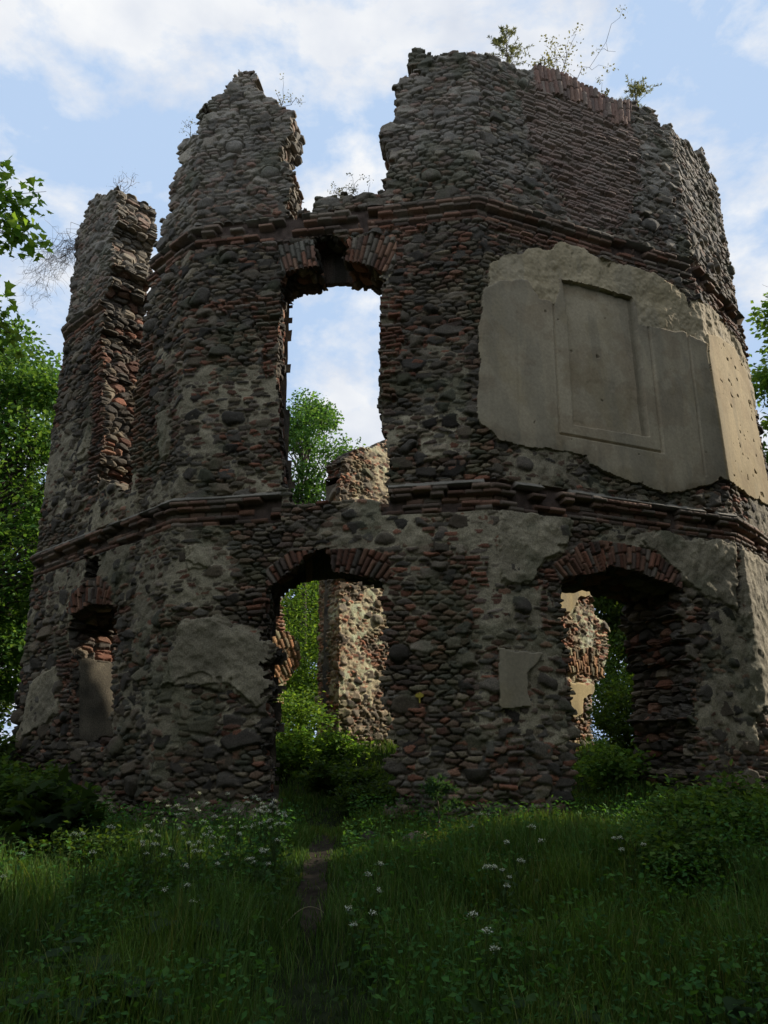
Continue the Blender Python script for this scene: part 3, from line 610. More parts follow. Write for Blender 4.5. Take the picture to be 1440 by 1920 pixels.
# yellow trail mark painted on a boulder between the two doorways
def trail_mark():
    x, z = MARK; i = int((x-W.s[0])/W.res); j = int((z-W.z[0])/W.res)
    h = float(np.percentile(W.h[j-5:j+5, i-5:i+5], 88))+.004
    p, n = W.at(x, z, h); r = Vector((-n.y, n.x, 0)); up = Vector((0, 0, 1))
    a = Acc(); o = np.array(p); R = np.array(r); U = np.array(up); Nv = np.array(n)
    def poly(pts):
        v = np.array([o+R*px+U*py+Nv*d for d in (0, -.02) for px, py in pts]); k = len(pts)
        cv = v[:k].mean(0, keepdims=True); v = np.concatenate([v, cv])
        a.add(v, [[(i, (i+1) % k, 2*k) for i in range(k)], [(i, k+i, k+(i+1) % k, (i+1) % k) for i in range(k)]], (.44, .34, .05))
    th = np.linspace(0, np.pi, 11)
    poly([(.062*math.cos(t), .045*math.sin(t)*(1+.15*math.sin(5*t))) for t in th]+[(-.045, -.018), (0, -.03), (.045, -.018)])
    poly([(-.011, -.02), (.011, -.02), (.009, -.10), (-.009, -.10)])
    ob = a.build('trail_mark', M_PAINT, None, False); px_children(ob, tower); ob['label'] = 'small yellow painted trail mark shaped like a tree'
trail_mark()

# ---------------------------------------------------------------- ruins behind
def fragment(plan, top, openings, label, seed, plast=(), arches=(), z0=.6, z1=11.4, bricks=.12, warm=1.0, rend=.12, s0=0.02, side=0):
    L = sum(math.dist(a, b) for a, b in zip(plan[:-1], plan[1:]))
    t = thing('ruined_wall', label, 'ruin', (plan[1][0], plan[1][1], 1.2)); t['kind'] = 'thing'
    w = Wall(plan, s0, L, z0, z1, .026, lambda x: np.where(x < side, .18, .75).astype(f32), seed)
    b = bricks+.45*smooth((fbm(w.SS, w.ZZ, .8, seed+301, 3)-.55)/.1); r = rend+.5*smooth((fbm(w.SS, w.ZZ, 1.0, seed+303, 3)-.45)/.2)
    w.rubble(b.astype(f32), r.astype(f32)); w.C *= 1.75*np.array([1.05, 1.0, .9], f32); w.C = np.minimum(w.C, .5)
    for k, p in enumerate(plast):
        tx = w.SS+.14*(fbm(w.SS, w.ZZ, .3, seed+305, 4)-.5); tz = w.ZZ+.14*(fbm(w.SS, w.ZZ, .3, seed+306, 4)-.5)
        plaster(w, inside(tx, tz, p), .06+.005*fbm(w.SS, w.ZZ, .2, seed, 3), (.52, .40, .20), 20+k)
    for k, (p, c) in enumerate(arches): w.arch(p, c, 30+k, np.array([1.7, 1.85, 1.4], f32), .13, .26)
    def solid(x, z):
        q = inside(x, z, top)
        for o in openings: q &= ~inside(x, z, o)
        return q
    d = w.finish(solid)
    nm = {0: ('stone_wall', M_STONE)}
    for k in range(len(plast)): nm[20+k] = ('plaster_patch', M_PLAST)
    for k in range(len(arches)): nm[30+k] = ('brick_arch', M_BRICK)
    for o in w.emit(d, nm, None): px_children(o, t)
    return t
fragment([(-1.85, 21.0), (-1.22, 20.0), (1.7, 23.06)],
         [(-.2, 0), (-.2, 8.6), (.5, 8.7), (1.18, 9.1), (1.24, 9.18), (1.40, 9.79), (1.87, 10.14), (2.53, 10.45), (3.1, 10.74), (3.46, 11.08), (6, 11.2), (6, 0)],
         [], 'tall sunlit rubble pier standing inside the tower behind the left doorway', 2000, s0=0.02, bricks=.05, side=1.25)
fragment([(-4.4, 17.4), (-1.9, 20.02), (-1.85, 20.07)],
         [(-1, 0), (-1, 6.0), (2.3, 6.3), (2.54, 5.71), (2.68, 4.77), (3.16, 4.48), (3.21, 3.95), (2.84, 3.52), (2.71, 3.32), (2.67, 2.68), (2.77, 2.3), (2.77, 0)],
         [], 'low sunlit wall end with a broken yellow brick arch left of the tall pier', 3000, arches=[([(2.12, 4.71), (2.68, 4.70), (3.18, 4.52), (3.25, 3.95), (2.84, 3.52), (2.19, 3.29)], (3.9, 2.0))], bricks=.3)
fragment([(3.95, 18.42), (7.2, 21.83), (7.3, 21.94)],
         [(-1, 0), (-1, 8.2), (1.6, 8.4), (2.3, 7.6), (2.34, 6.08), (2.17, 5.2), (2.78, 4.98), (2.78, 4.28), (2.35, 3.56), (1.82, 3.33), (1.6, 2.6), (1.6, 0)],
         [], 'sunlit ruined wall with cream plaster seen through the right doorway', 4000,
         plast=[[(.2, 8.3), (2.33, 8.3), (2.32, 6.0), (2.15, 5.69), (1.86, 5.58), (1.5, 5.53), (.9, 5.04), (.2, 4.96)], [(.6, 3.33), (1.83, 3.33), (1.73, 3.13), (1.19, 2.97), (1.12, 2.59), (.5, 2.5)]],
         arches=[([(.6, 4.15), (2.08, 4.29), (2.42, 3.63), (2.20, 3.48), (1.55, 3.61), (.6, 3.55)], (1.3, 1.6))])

# ---------------------------------------------------------------- trees and shrubs
def puff(r, n, c, rad):
    d = r.normal(size=(n, 3)); d /= np.linalg.norm(d, axis=1, keepdims=True)
    return np.array(c)+d*np.array(rad)*(r.random((n, 1))**.45)
def limb(a, b, r, wob=.12, n=7):
    t = np.linspace(0, 1, n)[:, None]; L = np.linalg.norm(np.array(b)-np.array(a))
    p = np.array(a)*(1-t)+np.array(b)*t
    p[:, 2] += (L*.16*np.sin(t*np.pi))[:, 0]
    p[1:-1] += r.normal(size=(n-2, 3))*L*wob*.35
    return p
GREENS = np.array([[.060, .115, .022], [.078, .135, .026], [.045, .095, .020], [.095, .150, .035]])
def tree(name, label, base, height, trunk_r, crown, nclump, per, leaf, clump_r, seed, tpl=CARD, greens=GREENS, lean=(0, 0), cat='tree', group=None, clumps=None, gappy=.0, up=.7):
    """crown: centre and radii relative to base"""
    r = rng(seed); b = np.array(base, float); T = Acc(); Lf = Acc()
    cc, cr = (np.array(crown[0], float), np.array(crown[1], float)) if crown else (0, 0)
    top = np.array([lean[0], lean[1], height*.93])
    t = np.linspace(0, 1, 12)[:, None]
    tp = t*top; tp[:, :2] += .12*height*.1*np.stack([np.sin(t[:, 0]*5+seed), np.cos(t[:, 0]*4+seed)], 1)*t
    tp[0, 2] -= .4
    T.tube(tp, trunk_r*(1-t[:, 0]*.88)*(1+.5*np.exp(-t[:, 0]*25)), (.075, .062, .048), 9)
    if clumps is None:
        C = []
        while len(C) < nclump:
            p = r.uniform(-1, 1, 3); q = np.linalg.norm(p)
            if q > 1 or q < .25: continue
            p = p/q*(q**.6); p *= 1-.22*r.random(); p[:2] *= (1-.35*max(p[2], 0))
            C.append(cc+p*cr)
        C = np.array(C)
    else: C = np.array(clumps)-b
    for c in C:
        k = np.clip((c[2]-.30*np.linalg.norm(c[:2]-np.interp(c[2], tp[:, 2], tp[:, 0])*0))/height, .12, .93)*.93
        a = np.array([np.interp(k, t[:, 0], tp[:, i]) for i in range(3)])
        L = np.linalg.norm(c-a); p = limb(a, c, r)
        T.tube(p, np.linspace(max(.012, .016*L+trunk_r*.10*(1-k)), .006, len(p)), (.07, .058, .045), 5)
        R = clump_r*r.uniform(.65, 1.25)
        n = int(per*r.uniform(.6, 1.3))
        for q in range(4):
            e = c+r.normal(size=3)*R*.55
            T.tube(limb(p[4], e, r, n=4), np.linspace(.012, .004, 4), (.07, .058, .045), 4)
        pos = puff(r, n, c, (R, R, R*.62))
        sub = pos+.16*r.normal(size=pos.shape)*clump_r
        nrm = r.normal(size=(n, 3))*.6+np.array([0, 0, up])
        spin = (pos-c)*1.2+r.normal(size=(n, 3))*.5*R-np.array([0, 0, .25*R])
        col = greens[r.integers(0, len(greens), n)]*(.65+.7*r.random((n, 1)))*r.uniform(.8, 1.2)
        Lf.leaves(sub, leaf*r.uniform(.6, 1.25, n), nrm, col, tpl, spin)
    o = thing(name, label, cat, base, group)
    T.build('trunk', M_BARK, o); Lf.build('crown', M_LEAF, o, False)
    return o
def dup(o, loc, rz, sc, label=None, group=None):
    c = o.copy(); COL.objects.link(c); c.location = loc; c.rotation_euler = (0, 0, rz); c.scale = (sc, sc, sc)
    if label: c['label'] = label
    if group: c['group'] = group
    for ch in o.children:
        d = ch.copy(); COL.objects.link(d); d.parent = c
    return c
def G(x, y): return float(gz(np.array([x]), np.array([y]))[0])
def B(x, y): return (x, y, G(x, y))
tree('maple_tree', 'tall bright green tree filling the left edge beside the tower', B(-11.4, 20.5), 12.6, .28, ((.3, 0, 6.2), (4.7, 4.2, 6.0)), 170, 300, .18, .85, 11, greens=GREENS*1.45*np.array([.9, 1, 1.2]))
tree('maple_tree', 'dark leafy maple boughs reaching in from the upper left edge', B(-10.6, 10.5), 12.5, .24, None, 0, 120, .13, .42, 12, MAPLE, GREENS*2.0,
     clumps=[(-6.3, 9.9, 10.6), (-5.75, 10.0, 10.1), (-6.4, 9.8, 9.6), (-6.9, 10.2, 10.2), (-5.7, 10.1, 9.5), (-6.3, 9.6, 9.1), (-6.0, 10, 9.9), (-7.2, 9.9, 10.8), (-7.3, 10.1, 9.6),
             (-6.05, 9.9, 8.25), (-5.85, 10.1, 7.8), (-6.1, 9.8, 7.2), (-6.2, 10, 7.6), (-6.5, 10, 8.0), (-6.9, 10.1, 7.8), (-6.4, 9.9, 6.9), (-7.2, 9.9, 7.2), (-7.5, 10, 8.2), (-8.2, 10.2, 9.2), (-8.8, 10.4, 10.6), (-8.6, 10.3, 7.6)])
tree('ash_tree', 'slender airy young ash tree seen through the upper window', B(-2.7, 25), 12.0, .13, ((.1, 0, 9.4), (2.1, 2.0, 3.4)), 70, 330, .12, .55, 13, CARD, GREENS*1.5*np.array([.85, 1, 1.3]), up=.5)
tree('maple_tree', 'green tree at the right edge behind the plastered tower wall', B(12.35, 19.8), 13.6, .22, ((0, 0, 8.6), (1.9, 1.8, 5.0)), 80, 280, .18, .7, 14, greens=GREENS*1.6)
fa = tree('forest_tree', 'dark green forest tree low on the left behind the maple', B(-15, 28), 11, .22, ((0, 0, 6.2), (3.6, 3.4, 5.2)), 70, 230, .26, .95, 15, CARD, GREENS*.8)
fb = tree('forest_tree', 'thin dark trunked tree standing deep in the right doorway', B(8.2, 33), 12, .17, ((0, 0, 7.6), (3.0, 3.0, 4.4)), 60, 220, .26, .9, 16, CARD, GREENS*.7)
fl = [(fa, -13.5, 25, 3.0, .62, 'low forest tree under the tall maple at left'), (fb, -19, 30, .3, 1.05, 'forest tree at the far left behind others'), (fa, -12.0, 33, 1.0, 1.0, 'forest tree standing farther back at the left edge'), (fb, -17.5, 24, 2.0, .95, 'forest tree low at the far left frame edge'), (fa, -4.6, 31, 2.5, .80, 'forest tree seen through the left doorway beside its jamb'),
      (fb, -2.4, 34, 3.3, .74, 'forest tree framed deep in the left doorway'), (fa, .4, 36, .6, .72, 'forest tree behind the tall rubble pier'),
      (fb, 9.9, 30, 1.3, .9, 'slim tree trunk right of another in the right doorway'), (fa, 11.2, 35, 4.0, 1.05, 'bushy dark tree closing the view in the right doorway'), (fb, 9.2, 38, 5.0, 1.1, 'farthest dark tree seen through the right doorway'),
      (fa, 19, 31, 2.2, 1.15, 'forest tree at the right frame edge behind the nearer one'), (fa, -8.6, 29, 5.2, .72, 'low forest tree showing beside the tower at left')]
for o, x, y, rz, sc, lb in fl: dup(o, B(x, y), rz, sc, lb, 'forest trees around the ruin')
fa['group'] = fb['group'] = 'forest trees around the ruin'

def shrub(name, label, x, y, rad, h, n, leaf, seed, greens=GREENS, tpl=CARD, group=None, nst=14):
    r = rng(seed); T = Acc(); Lf = Acc()
    for k in range(nst):
        a = r.uniform(0, 6.28); q = rad*r.random()**.5; hh = h*r.uniform(.55, 1.05)*(1-.35*(q/rad)**2)
        e = np.array([q*math.cos(a), q*math.sin(a), hh]); p = limb((e[0]*.25, e[1]*.25, -.1), e, r, .12, 6)
        T.tube(p, np.linspace(.012, .003, 6), (.05, .06, .03), 4)
        m = n//nst; t = r.random(m)**.6
        pos = np.stack([np.interp(t, np.linspace(0, 1, 6), p[:, i]) for i in range(3)], 1)+r.normal(size=(m, 3))*np.array([.15, .15, .09])*(.4+h*.5)
        nrm = r.normal(size=(m, 3))*.5+np.array([0, 0, .9])
        out_ = pos-p[0]; out_[:, 2] *= .3
        col = greens[r.integers(0, len(greens), m)]*(.6+.8*r.random((m, 1)))
        keep = pos[:, 2] > .03
        Lf.leaves(pos[keep], (leaf*r.uniform(.55, 1.25, m))[keep], nrm[keep], col[keep], tpl, (out_+r.normal(size=(m, 3))*.3)[keep])
    o = thing(name, label, 'shrub', B(x, y), group); T.build('stem', M_BARK, o); Lf.build('foliage', M_LEAF, o, False); return o
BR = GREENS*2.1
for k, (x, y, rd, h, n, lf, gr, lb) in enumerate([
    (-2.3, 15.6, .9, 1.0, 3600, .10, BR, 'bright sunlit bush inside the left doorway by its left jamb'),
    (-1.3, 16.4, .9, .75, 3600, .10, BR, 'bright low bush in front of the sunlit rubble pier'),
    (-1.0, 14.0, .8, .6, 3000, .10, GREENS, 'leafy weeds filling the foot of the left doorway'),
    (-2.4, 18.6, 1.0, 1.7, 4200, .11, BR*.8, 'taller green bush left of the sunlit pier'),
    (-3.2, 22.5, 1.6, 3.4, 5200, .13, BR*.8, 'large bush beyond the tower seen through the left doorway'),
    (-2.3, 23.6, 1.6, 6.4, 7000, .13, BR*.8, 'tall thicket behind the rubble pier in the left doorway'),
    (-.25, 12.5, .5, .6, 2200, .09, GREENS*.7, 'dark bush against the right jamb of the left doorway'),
    (3.9, 13.6, .8, .8, 3000, .10, BR*.9, 'green weeds growing inside the right doorway'),
    (5.2, 16.4, 1.1, 1.6, 3600, .11, GREENS, 'bush below the cream plastered ruin in the right doorway'),
    (-13.0, 19.0, 1.8, 2.6, 5000, .14, GREENS, 'thicket under the tall maple at the left frame edge'),
    (-16.5, 24.5, 2.0, 3.4, 5000, .15, GREENS, 'tall thicket deep in the wood at the left frame edge'),
    (-14.4, 26.5, 2.0, 3.6, 5000, .15, GREENS, 'thicket low by the tower at the left frame edge'),
    (7.2, 26.5, 1.5, 3.6, 5000, .13, GREENS, 'tall bush far behind the cream plastered ruin'),
    (7.6, 23.0, 1.6, 2.4, 4600, .13, GREENS*.7, 'dark undergrowth beneath the trees in the right doorway'),
    (-4.6, 11.0, .9, .85, 3200, .11, GREENS*.9, 'dark bush at the foot of the left tower wall'),
    (-5.9, 12.2, 1.1, 1.0, 3600, .11, GREENS*.95, 'dark green bush below the small left window opening'),
    (-7.6, 14.0, 1.3, 1.1, 3800, .12, GREENS, 'bush at the far left corner of the tower'),
    (-6.4, 10.4, 1.2, .9, 3800, .11, GREENS, 'broad bush at the left edge of the meadow'),
    (-8.6, 12.5, 1.6, 1.5, 4200, .13, GREENS, 'tall bush at the left frame edge under the tree'),
    (3.35, 9.3, .45, .9, 1700, .085, GREENS*1.3, 'upright elder bush in front of the right doorway jamb'),
    (4.2, 8.9, .6, .65, 2200, .08, GREENS*1.2, 'leafy elder bush near the right frame edge'),
    (2.75, 7.9, .7, .55, 2000, .07, GREENS*1.1, 'low spreading leafy weed in the meadow at right'),
    (4.6, 10.6, .9, .7, 2200, .10, GREENS*1.1, 'dark weeds at the foot of the right doorway jamb'),
    (-3.1, 8.6, .6, .45, 1500, .07, GREENS*.8, 'low leafy bush in the meadow near the left wall')]):
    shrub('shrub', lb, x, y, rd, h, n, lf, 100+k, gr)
shrub('maple_sapling', 'young maple sapling with broad leaves beside the dark left bush', -3.75, 9.3, .5, .85, 420, .19, 160, GREENS*.35, MAPLE, nst=8)

def conifer(label, loc, h, seed, w=.36, name='pine_sapling', tilt=(0, 0), cat='sapling', ncol=(.15, .165, .10)):
    r = rng(seed); T = Acc(); Lf = Acc()
    top = np.array([tilt[0], tilt[1], h]); t = np.linspace(0, 1, 6)[:, None]
    T.tube(t*top-np.array([0, 0, .05])*(1-t), np.linspace(.014, .004, 6)*(h/.7)**.5, (.10, .075, .055), 5)
    for k in range(int(26*h/.7)):
        f = r.uniform(.25, 1.0); a = r.uniform(0, 6.28); L = w*h*(1.15-f)*r.uniform(.6, 1.15)+.05
        s0 = top*f; e = s0+np.array([math.cos(a)*L, math.sin(a)*L, L*.45]); p = limb(s0, e, r, .1, 5)
        T.tube(p, np.linspace(.006, .002, 5), (.10, .08, .055), 3)
        m = 46; tt = r.uniform(.25, 1, m); pos = np.stack([np.interp(tt, np.linspace(0, 1, 5), p[:, i]) for i in range(3)], 1)
        dr = r.normal(size=(m, 3))+(e-s0)/L*.8
        Lf.leaves(pos, r.uniform(.05, .085, m), r.normal(size=(m, 3)), np.array(ncol)*(.7+.6*r.random((m, 1))), NARROW, dr)
    o = thing(name, label, cat, loc); T.build('stem', M_BARK, o); Lf.build('needles', M_LEAF, o, False); return o
def twig(name, label, loc, h, seed, dirs, n=5, leaf=.05, nl=14, spread=.5):
    r = rng(seed); T = Acc(); Lf = Acc()
    for k in range(n):
        e = np.array(dirs)*h*r.uniform(.6, 1.1)+r.normal(size=3)*h*spread*np.array([1, .5, .35]); p = limb((0, 0, -.06), e, r, .25, 7)
        T.tube(p, np.linspace(.008, .003, 7), (.11, .085, .07), 4)
        for q in range(4):
            i = r.integers(2, 6); e2 = p[i]+r.normal(size=3)*h*.22+np.array([0, 0, h*.12]); T.tube(limb(p[i], e2, r, .2, 4), np.linspace(.005, .002, 4), (.11, .085, .07), 3)
            m = nl; Lf.leaves(e2+r.normal(size=(m, 3))*h*.07, leaf*r.uniform(.6, 1.2, m), r.normal(size=(m, 3)), np.array([.16, .16, .09])*(.7+.5*r.random((m, 1))), CARD, r.normal(size=(m, 3)))
    o = thing(name, label, 'plant', loc); T.build('stem', M_BARK, o); Lf.build('foliage', M_LEAF, o, False); return o
def wt(x, z, h=-.35): p, n = W.at(x, z, h); return p
conifer('small pine sapling growing on the highest wall top', wt(13.75, 14.33), 1.15, 301, .50)
twig('wall_plant', 'bare reddish twigs leaning over the brick course on the wall top', wt(14.9, 14.45), 1.0, 302, (.5, 0, .75), 8, .06, 16)
twig('wall_plant', 'short leaning twigs at the right end of the brick course', wt(15.75, 14.4), .5, 303, (.35, 0, .8), 6, .06, 16)
conifer('bushy little pine at the right on the wall top', wt(16.9, 14.42), .95, 304, .8, tilt=(.1, 0))
twig('wall_plant', 'small green weeds on the broken lintel above the window', wt(10.35, 11.2, -.2), .5, 305, (-.2, 0, .7), 8, .035, 16)
twig('wall_plant', 'tiny tuft on the tip of the tall left peak', wt(8.95, 13.75, -.3), .5, 306, (.3, 0, .8), 3, .04, 8)
twig('wall_plant', 'sparse tuft on the left shoulder of the tall peak', wt(6.95, 13.2, -.2), .5, 307, (-.3, 0, .8), 4, .04, 8)
twig('wall_plant', 'dry grass wisps on top of the leftmost pier', wt(3.7, 13.95, -.3), .5, 308, (.1, 0, .9), 6, .02, 3)
def dead_vine():
    r = rng(310); T = Acc(); p0 = np.array(wt(2.62, 13.6, .02))
    for k in range(30):
        e = np.array([-r.uniform(.15, 1.15), -r.uniform(0, .3), 0]); e[2] = -.9-abs(e[0])*.55-r.random()*.8
        p = limb((0, 0, -r.random()*.8), e, r, .22, 8)+p0; T.tube(p, np.linspace(.006, .002, 8), (.24, .19, .15), 4)
        for q in range(7):
            i = r.integers(2, 8); e2 = p[i]+r.normal(size=3)*.20-np.array([.05, 0, .08]); T.tube(limb(p[i], e2, r, .35, 5), np.linspace(.0035, .0015, 5), (.24, .19, .15), 3)
    o = T.build('dead_vine', M_BARK, None, True, tuple(p0)); tag(o, 'dry brown hanging vine roots on the left edge of the leftmost pier', 'vine')
dead_vine()

# ---------------------------------------------------------------- meadow
def meadow():
    r = rng(400)
    n = 150000; y = 3.4+10.2*r.random(n)**.8; x = (r.random(n)*2-1)*(.60*y+1.2)
    n2 = 30000; y2 = r.uniform(11.5, 22, n2); x2 = r.uniform(-5, 8, n2)
    n3 = 26000; y3 = r.uniform(9, 17, n3); x3 = r.uniform(-11, -4, n3)
    x = np.concatenate([x, x2, x3]).astype(f32); y = np.concatenate([y, y2, y3]).astype(f32)
    dp = np.abs(x-pathx(y)); n = len(x); k = (dp > (.03+.15*noise(x, y, .25, 41))*smooth((y-6.3)/1.0)) | (y > 11) | (r.random(n) < .22); x, y, dp = x[k], y[k], dp[k]; n = len(x)
    hh = (.20+.42*smooth((fbm(x, y, 1.1, 42, 3)-.3)/.4))*r.uniform(.45, 1.25, n)*np.clip(.30+dp*1.2, 0, 1)*np.clip(.55+(y-3)/7, .5, 1.0)*(1-.4*smooth((y-7.8)/1.5))
    a = r.uniform(0, 6.28, n); lean = r.uniform(.05, .65, n)*hh; w_ = r.uniform(.0025, .0055, n)*np.clip(y/7, .8, 1.8)
    z = gz(x, y)-.02; d = np.stack([np.cos(a), np.sin(a)], 1); pd = np.stack([-d[:, 1], d[:, 0]], 1)
    b = np.stack([x, y, z], 1)
    def lv(t, wf):
        c = b.copy(); c[:, :2] += d*(lean*t**2)[:, None]; c[:, 2] += hh*(t-.25*t*t*lean/hh)
        o = np.concatenate([pd*(w_*wf)[:, None], np.zeros((n, 1))], 1); return c-o, c+o
    L = [lv(0, 1), lv(.45, .9), lv(.8, .55)]; tip = lv(1.0, 0)[0]
    v = np.stack([L[0][0], L[0][1], L[1][0], L[1][1], L[2][0], L[2][1], tip], 1)
    i = np.arange(n)[:, None]*7
    q = np.concatenate([i+np.array([[0, 1, 3, 2]]), i+np.array([[2, 3, 5, 4]])]); t3 = i+np.array([[4, 5, 6]])
    g = np.array([[.046, .086, .020], [.037, .074, .018], [.060, .100, .026], [.085, .10, .035]])[np.minimum((r.random(n)**2.2*4).astype(int), 3)]
    pt = smooth((fbm(x, y, 1.6, 43, 3)-.45)/.15)[:, None]
    c = 1.7*g*(.6+.7*r.random((n, 1)))*lerp(1.0, np.array([1.12, 1.04, .9]), pt)
    c = np.repeat(c[:, None], 7, 1)
    o = make_mesh('meadow_grass', v.reshape(-1, 3), [q, t3], M_GRASS, c.reshape(-1, 3), None, False); o['kind'] = 'stuff'
    o['label'] = 'tall shaded meadow grass in front of the tower'; o['category'] = 'grass'
    # broad-leaved herbs between the grass
    A = Acc(); n = 70000
    y = 3.6+9*r.random(n)**.8; x = (r.random(n)*2-1)*(.60*y+1.0); m = (fbm(x, y, .9, 44, 3) > .43) & (np.abs(x-pathx(y)) > .28); x, y = x[m], y[m]; n = len(x)
    hz = (.08+.40*r.random(n)**1.3)*(.5+fbm(x, y, .8, 45, 2))
    pos = np.stack([x, y, gz(x, y)+hz], 1)
    nrm = r.normal(size=(n, 3))*.45+np.array([0, 0, 1.])
    col = np.array([[.034, .088, .018], [.048, .105, .022], [.028, .075, .020]])[r.integers(0, 3, n)]*1.7*(.6+.7*r.random((n, 1)))
    A.leaves(pos, r.uniform(.025, .07, n), nrm, col, LEAF, None, r)
    o = A.build('meadow_herbs', M_LEAF, None, False); o['kind'] = 'stuff'; o['label'] = 'low broad leaved herbs mixed through the meadow'; o['category'] = 'herbs'
meadow()

def umbel(seed):
    r = rng(seed); o = thing('flowering_weed', 'x', 'flower'); T = Acc(); Hs = []
    h = r.uniform(.62, .85)
    T.tube(limb((0, 0, -.05), (r.normal()*.06, r.normal()*.06, h*.75), r, .1, 6), np.linspace(.005, .003, 6), (.06, .095, .03), 4)
    for k in range(r.integers(3, 6)):
        e = np.array([r.normal()*.10, r.normal()*.10, h*r.uniform(.82, 1.05)]); T.tube(limb((0, 0, h*.5), e, r, .15, 5), np.linspace(.0035, .002, 5), (.06, .095, .03), 4)
        A = Acc(); R = r.uniform(.017, .030)
        for q in range(11):
            a = r.uniform(0, 6.28); rr = R*math.sqrt(r.random()); c = e+np.array([rr*math.cos(a), rr*math.sin(a), .02-.5*rr*rr/R])
            T.tube(np.array([e-np.array([0, 0, .02]), c]), .0012, (.08, .11, .04), 3)
            m = 6; A.leaves(c+r.normal(size=(m, 3))*.006, r.uniform(.006, .010, m), r.normal(size=(m, 3))*.4+np.array([0, 0, 1]), (.72, .74, .62), CARD, None, r)
        Hs.append(A)
    m = 26; pos = np.stack([r.normal(size=m)*.10, r.normal(size=m)*.10, r.uniform(.08, h*.6, m)], 1)
    Lv = Acc(); Lv.leaves(pos, r.uniform(.05, .10, m), r.normal(size=(m, 3))*.4+np.array([0, 0, 1]), np.array([.05, .095, .028])*(.7+.5*r.random((m, 1))), LEAF, None, r)
    T.build('stem', M_LEAF, o); Lv.build('foliage', M_LEAF, o, False)
    for A in Hs: A.build('flower_head', M_FLOWER, o, False)
    return o
UM = [(-2.22, 7.76), (-2.07, 7.52), (-2.08, 7.14), (-1.95, 6.94), (-1.64, 6.86), (-1.6, 7.06), (-1.26, 6.64), (-1.27, 8.26), (-1.18, 7.98), (-1.15, 8.34), (-1.02, 7.54), (-1.0, 7.32), (-.96, 7.1), (-1.05, 7.8), (-1.11, 6.86), (-1.04, 6.74), (-2.3, 6.36), (-1.46, 6.15), (-2.08, 8.7), (-1.97, 8.48), (-1.4, 6.5), (-2.85, 6.2), (-.23, 5.42), (-.13, 5.94), (.89, 6.56), (1.04, 6.68), (.77, 5.78), (.85, 7.8), (.51, 4.50), (2.0, 6.95), (-1.5, 7.6), (-1.4, 7.75), (-1.2, 8.1), (-1.25, 7.7), (-1.1, 7.9), (-1.75, 7.4), (-1.9, 7.3), (-2.15, 7.4), (-1.52, 7.9), (-1.5, 8.15), (-.55, 17.0), (-.3, 17.2), (-.45, 16.8), (-.7, 17.2), (-.2, 16.9), (-.6, 16.7), (-.35, 16.6)]
protos = [umbel(500+k) for k in range(5)]; used = set(); r_ = rng(520)
for k, (x, y) in enumerate(UM):
    p = protos[k % 5]; sc = r_.uniform(.85, 1.1)
    if k < 5: o = p; o.location = B(x, y); o.scale = (sc,)*3
    else: o = dup(p, B(x, y), r_.uniform(0, 6.28), sc)
    if y > 15: o['label'], o['group'] = 'white flowering weed in the sun before the rubble pier', 'sunlit white flowers inside the tower'
    elif x < -.9: o['label'], o['group'] = 'white umbel flowered weed in the grass left of the path', 'white flowers left of the path'
    else: o['label'], o['group'] = 'white umbel flowered weed in the grass right of the path', 'white flowers right of the path'

def rosette(seed):
    r = rng(seed); o = thing('burdock_plant', 'x', 'plant'); 
    for k in range(r.integers(6, 9)):
        a = r.uniform(0, 6.28); L = r.uniform(.15, .30); A = Acc(); h = r.uniform(.18, .38)
        e = np.array([L*math.cos(a), L*math.sin(a), h]); A.tube(limb((0, 0, -.03), e, r, .08, 5), np.linspace(.007, .004, 5), (.05, .08, .03), 4)
        u = np.linspace(-1, 1, 9); t = np.linspace(0, 1, 10); sz = r.uniform(.22, .34)
        wv = np.sin(np.pi*np.clip(t*.93+.07, 0, 1)**.62)*.42*(1-.12*t); TT, UU = np.meshgrid(t, u, indexing='ij')
        d = np.array([math.cos(a), math.sin(a), 0]); s_ = np.array([-d[1], d[0], 0])
        zz = -.18*TT**2+.10*np.abs(UU)*wv[:, None]*1.5+.02*np.sin(TT*14+UU*5)*np.abs(UU)
        v = e+sz*(d*(TT-.1)[..., None]+s_*(UU*wv[:, None])[..., None]+np.array([0, 0, 1])*zz[..., None])
        i = np.arange(9)[:, None]*9+np.arange(8)[None]; q = np.stack([i, i+1, i+10, i+9], -1).reshape(-1, 4)
        A.add(v.reshape(-1, 3), [q], np.array([.045, .080, .030])*r.uniform(.7, 1.2)); A.build('leaf', M_LEAF, o, True)
    return o
rp_ = [rosette(600+k) for k in range(2)]
for k, (x, y, lb) in enumerate([(-2.14, 5.3, 'big leaved burdock plant near the lower left corner'), (-1.72, 5.0, 'dark burdock with wide leaves at the bottom left edge'), (-1.45, 5.35, 'burdock plant right of two others at lower left'), (-1.95, 5.75, 'burdock standing behind the lower left cluster'),
                              (-2.5, 4.95, 'burdock at the very left bottom corner'), (.85, 4.9, 'single small burdock at the bottom right of centre'), (2.1, 5.15, 'burdock with broad leaves near the lower right edge'), (-1.5, 6.3, 'burdock among white flowers left of the path')]):
    p = rp_[k % 2]; sc = .95 if x < 0 else .7
    if k < 2: o = p; o.location = B(x, y); o.scale = (sc,)*3
    else: o = dup(p, B(x, y), 1.7*k, sc)
    o['label'] = lb; o['group'] = 'broad leaved burdocks in the meadow'
conifer('tiny spruce seedling at the foot of the wall between the doorways', B(.62, 10.05), .75, 320, .55, 'spruce_seedling', cat='sapling', ncol=(.035, .08, .03))

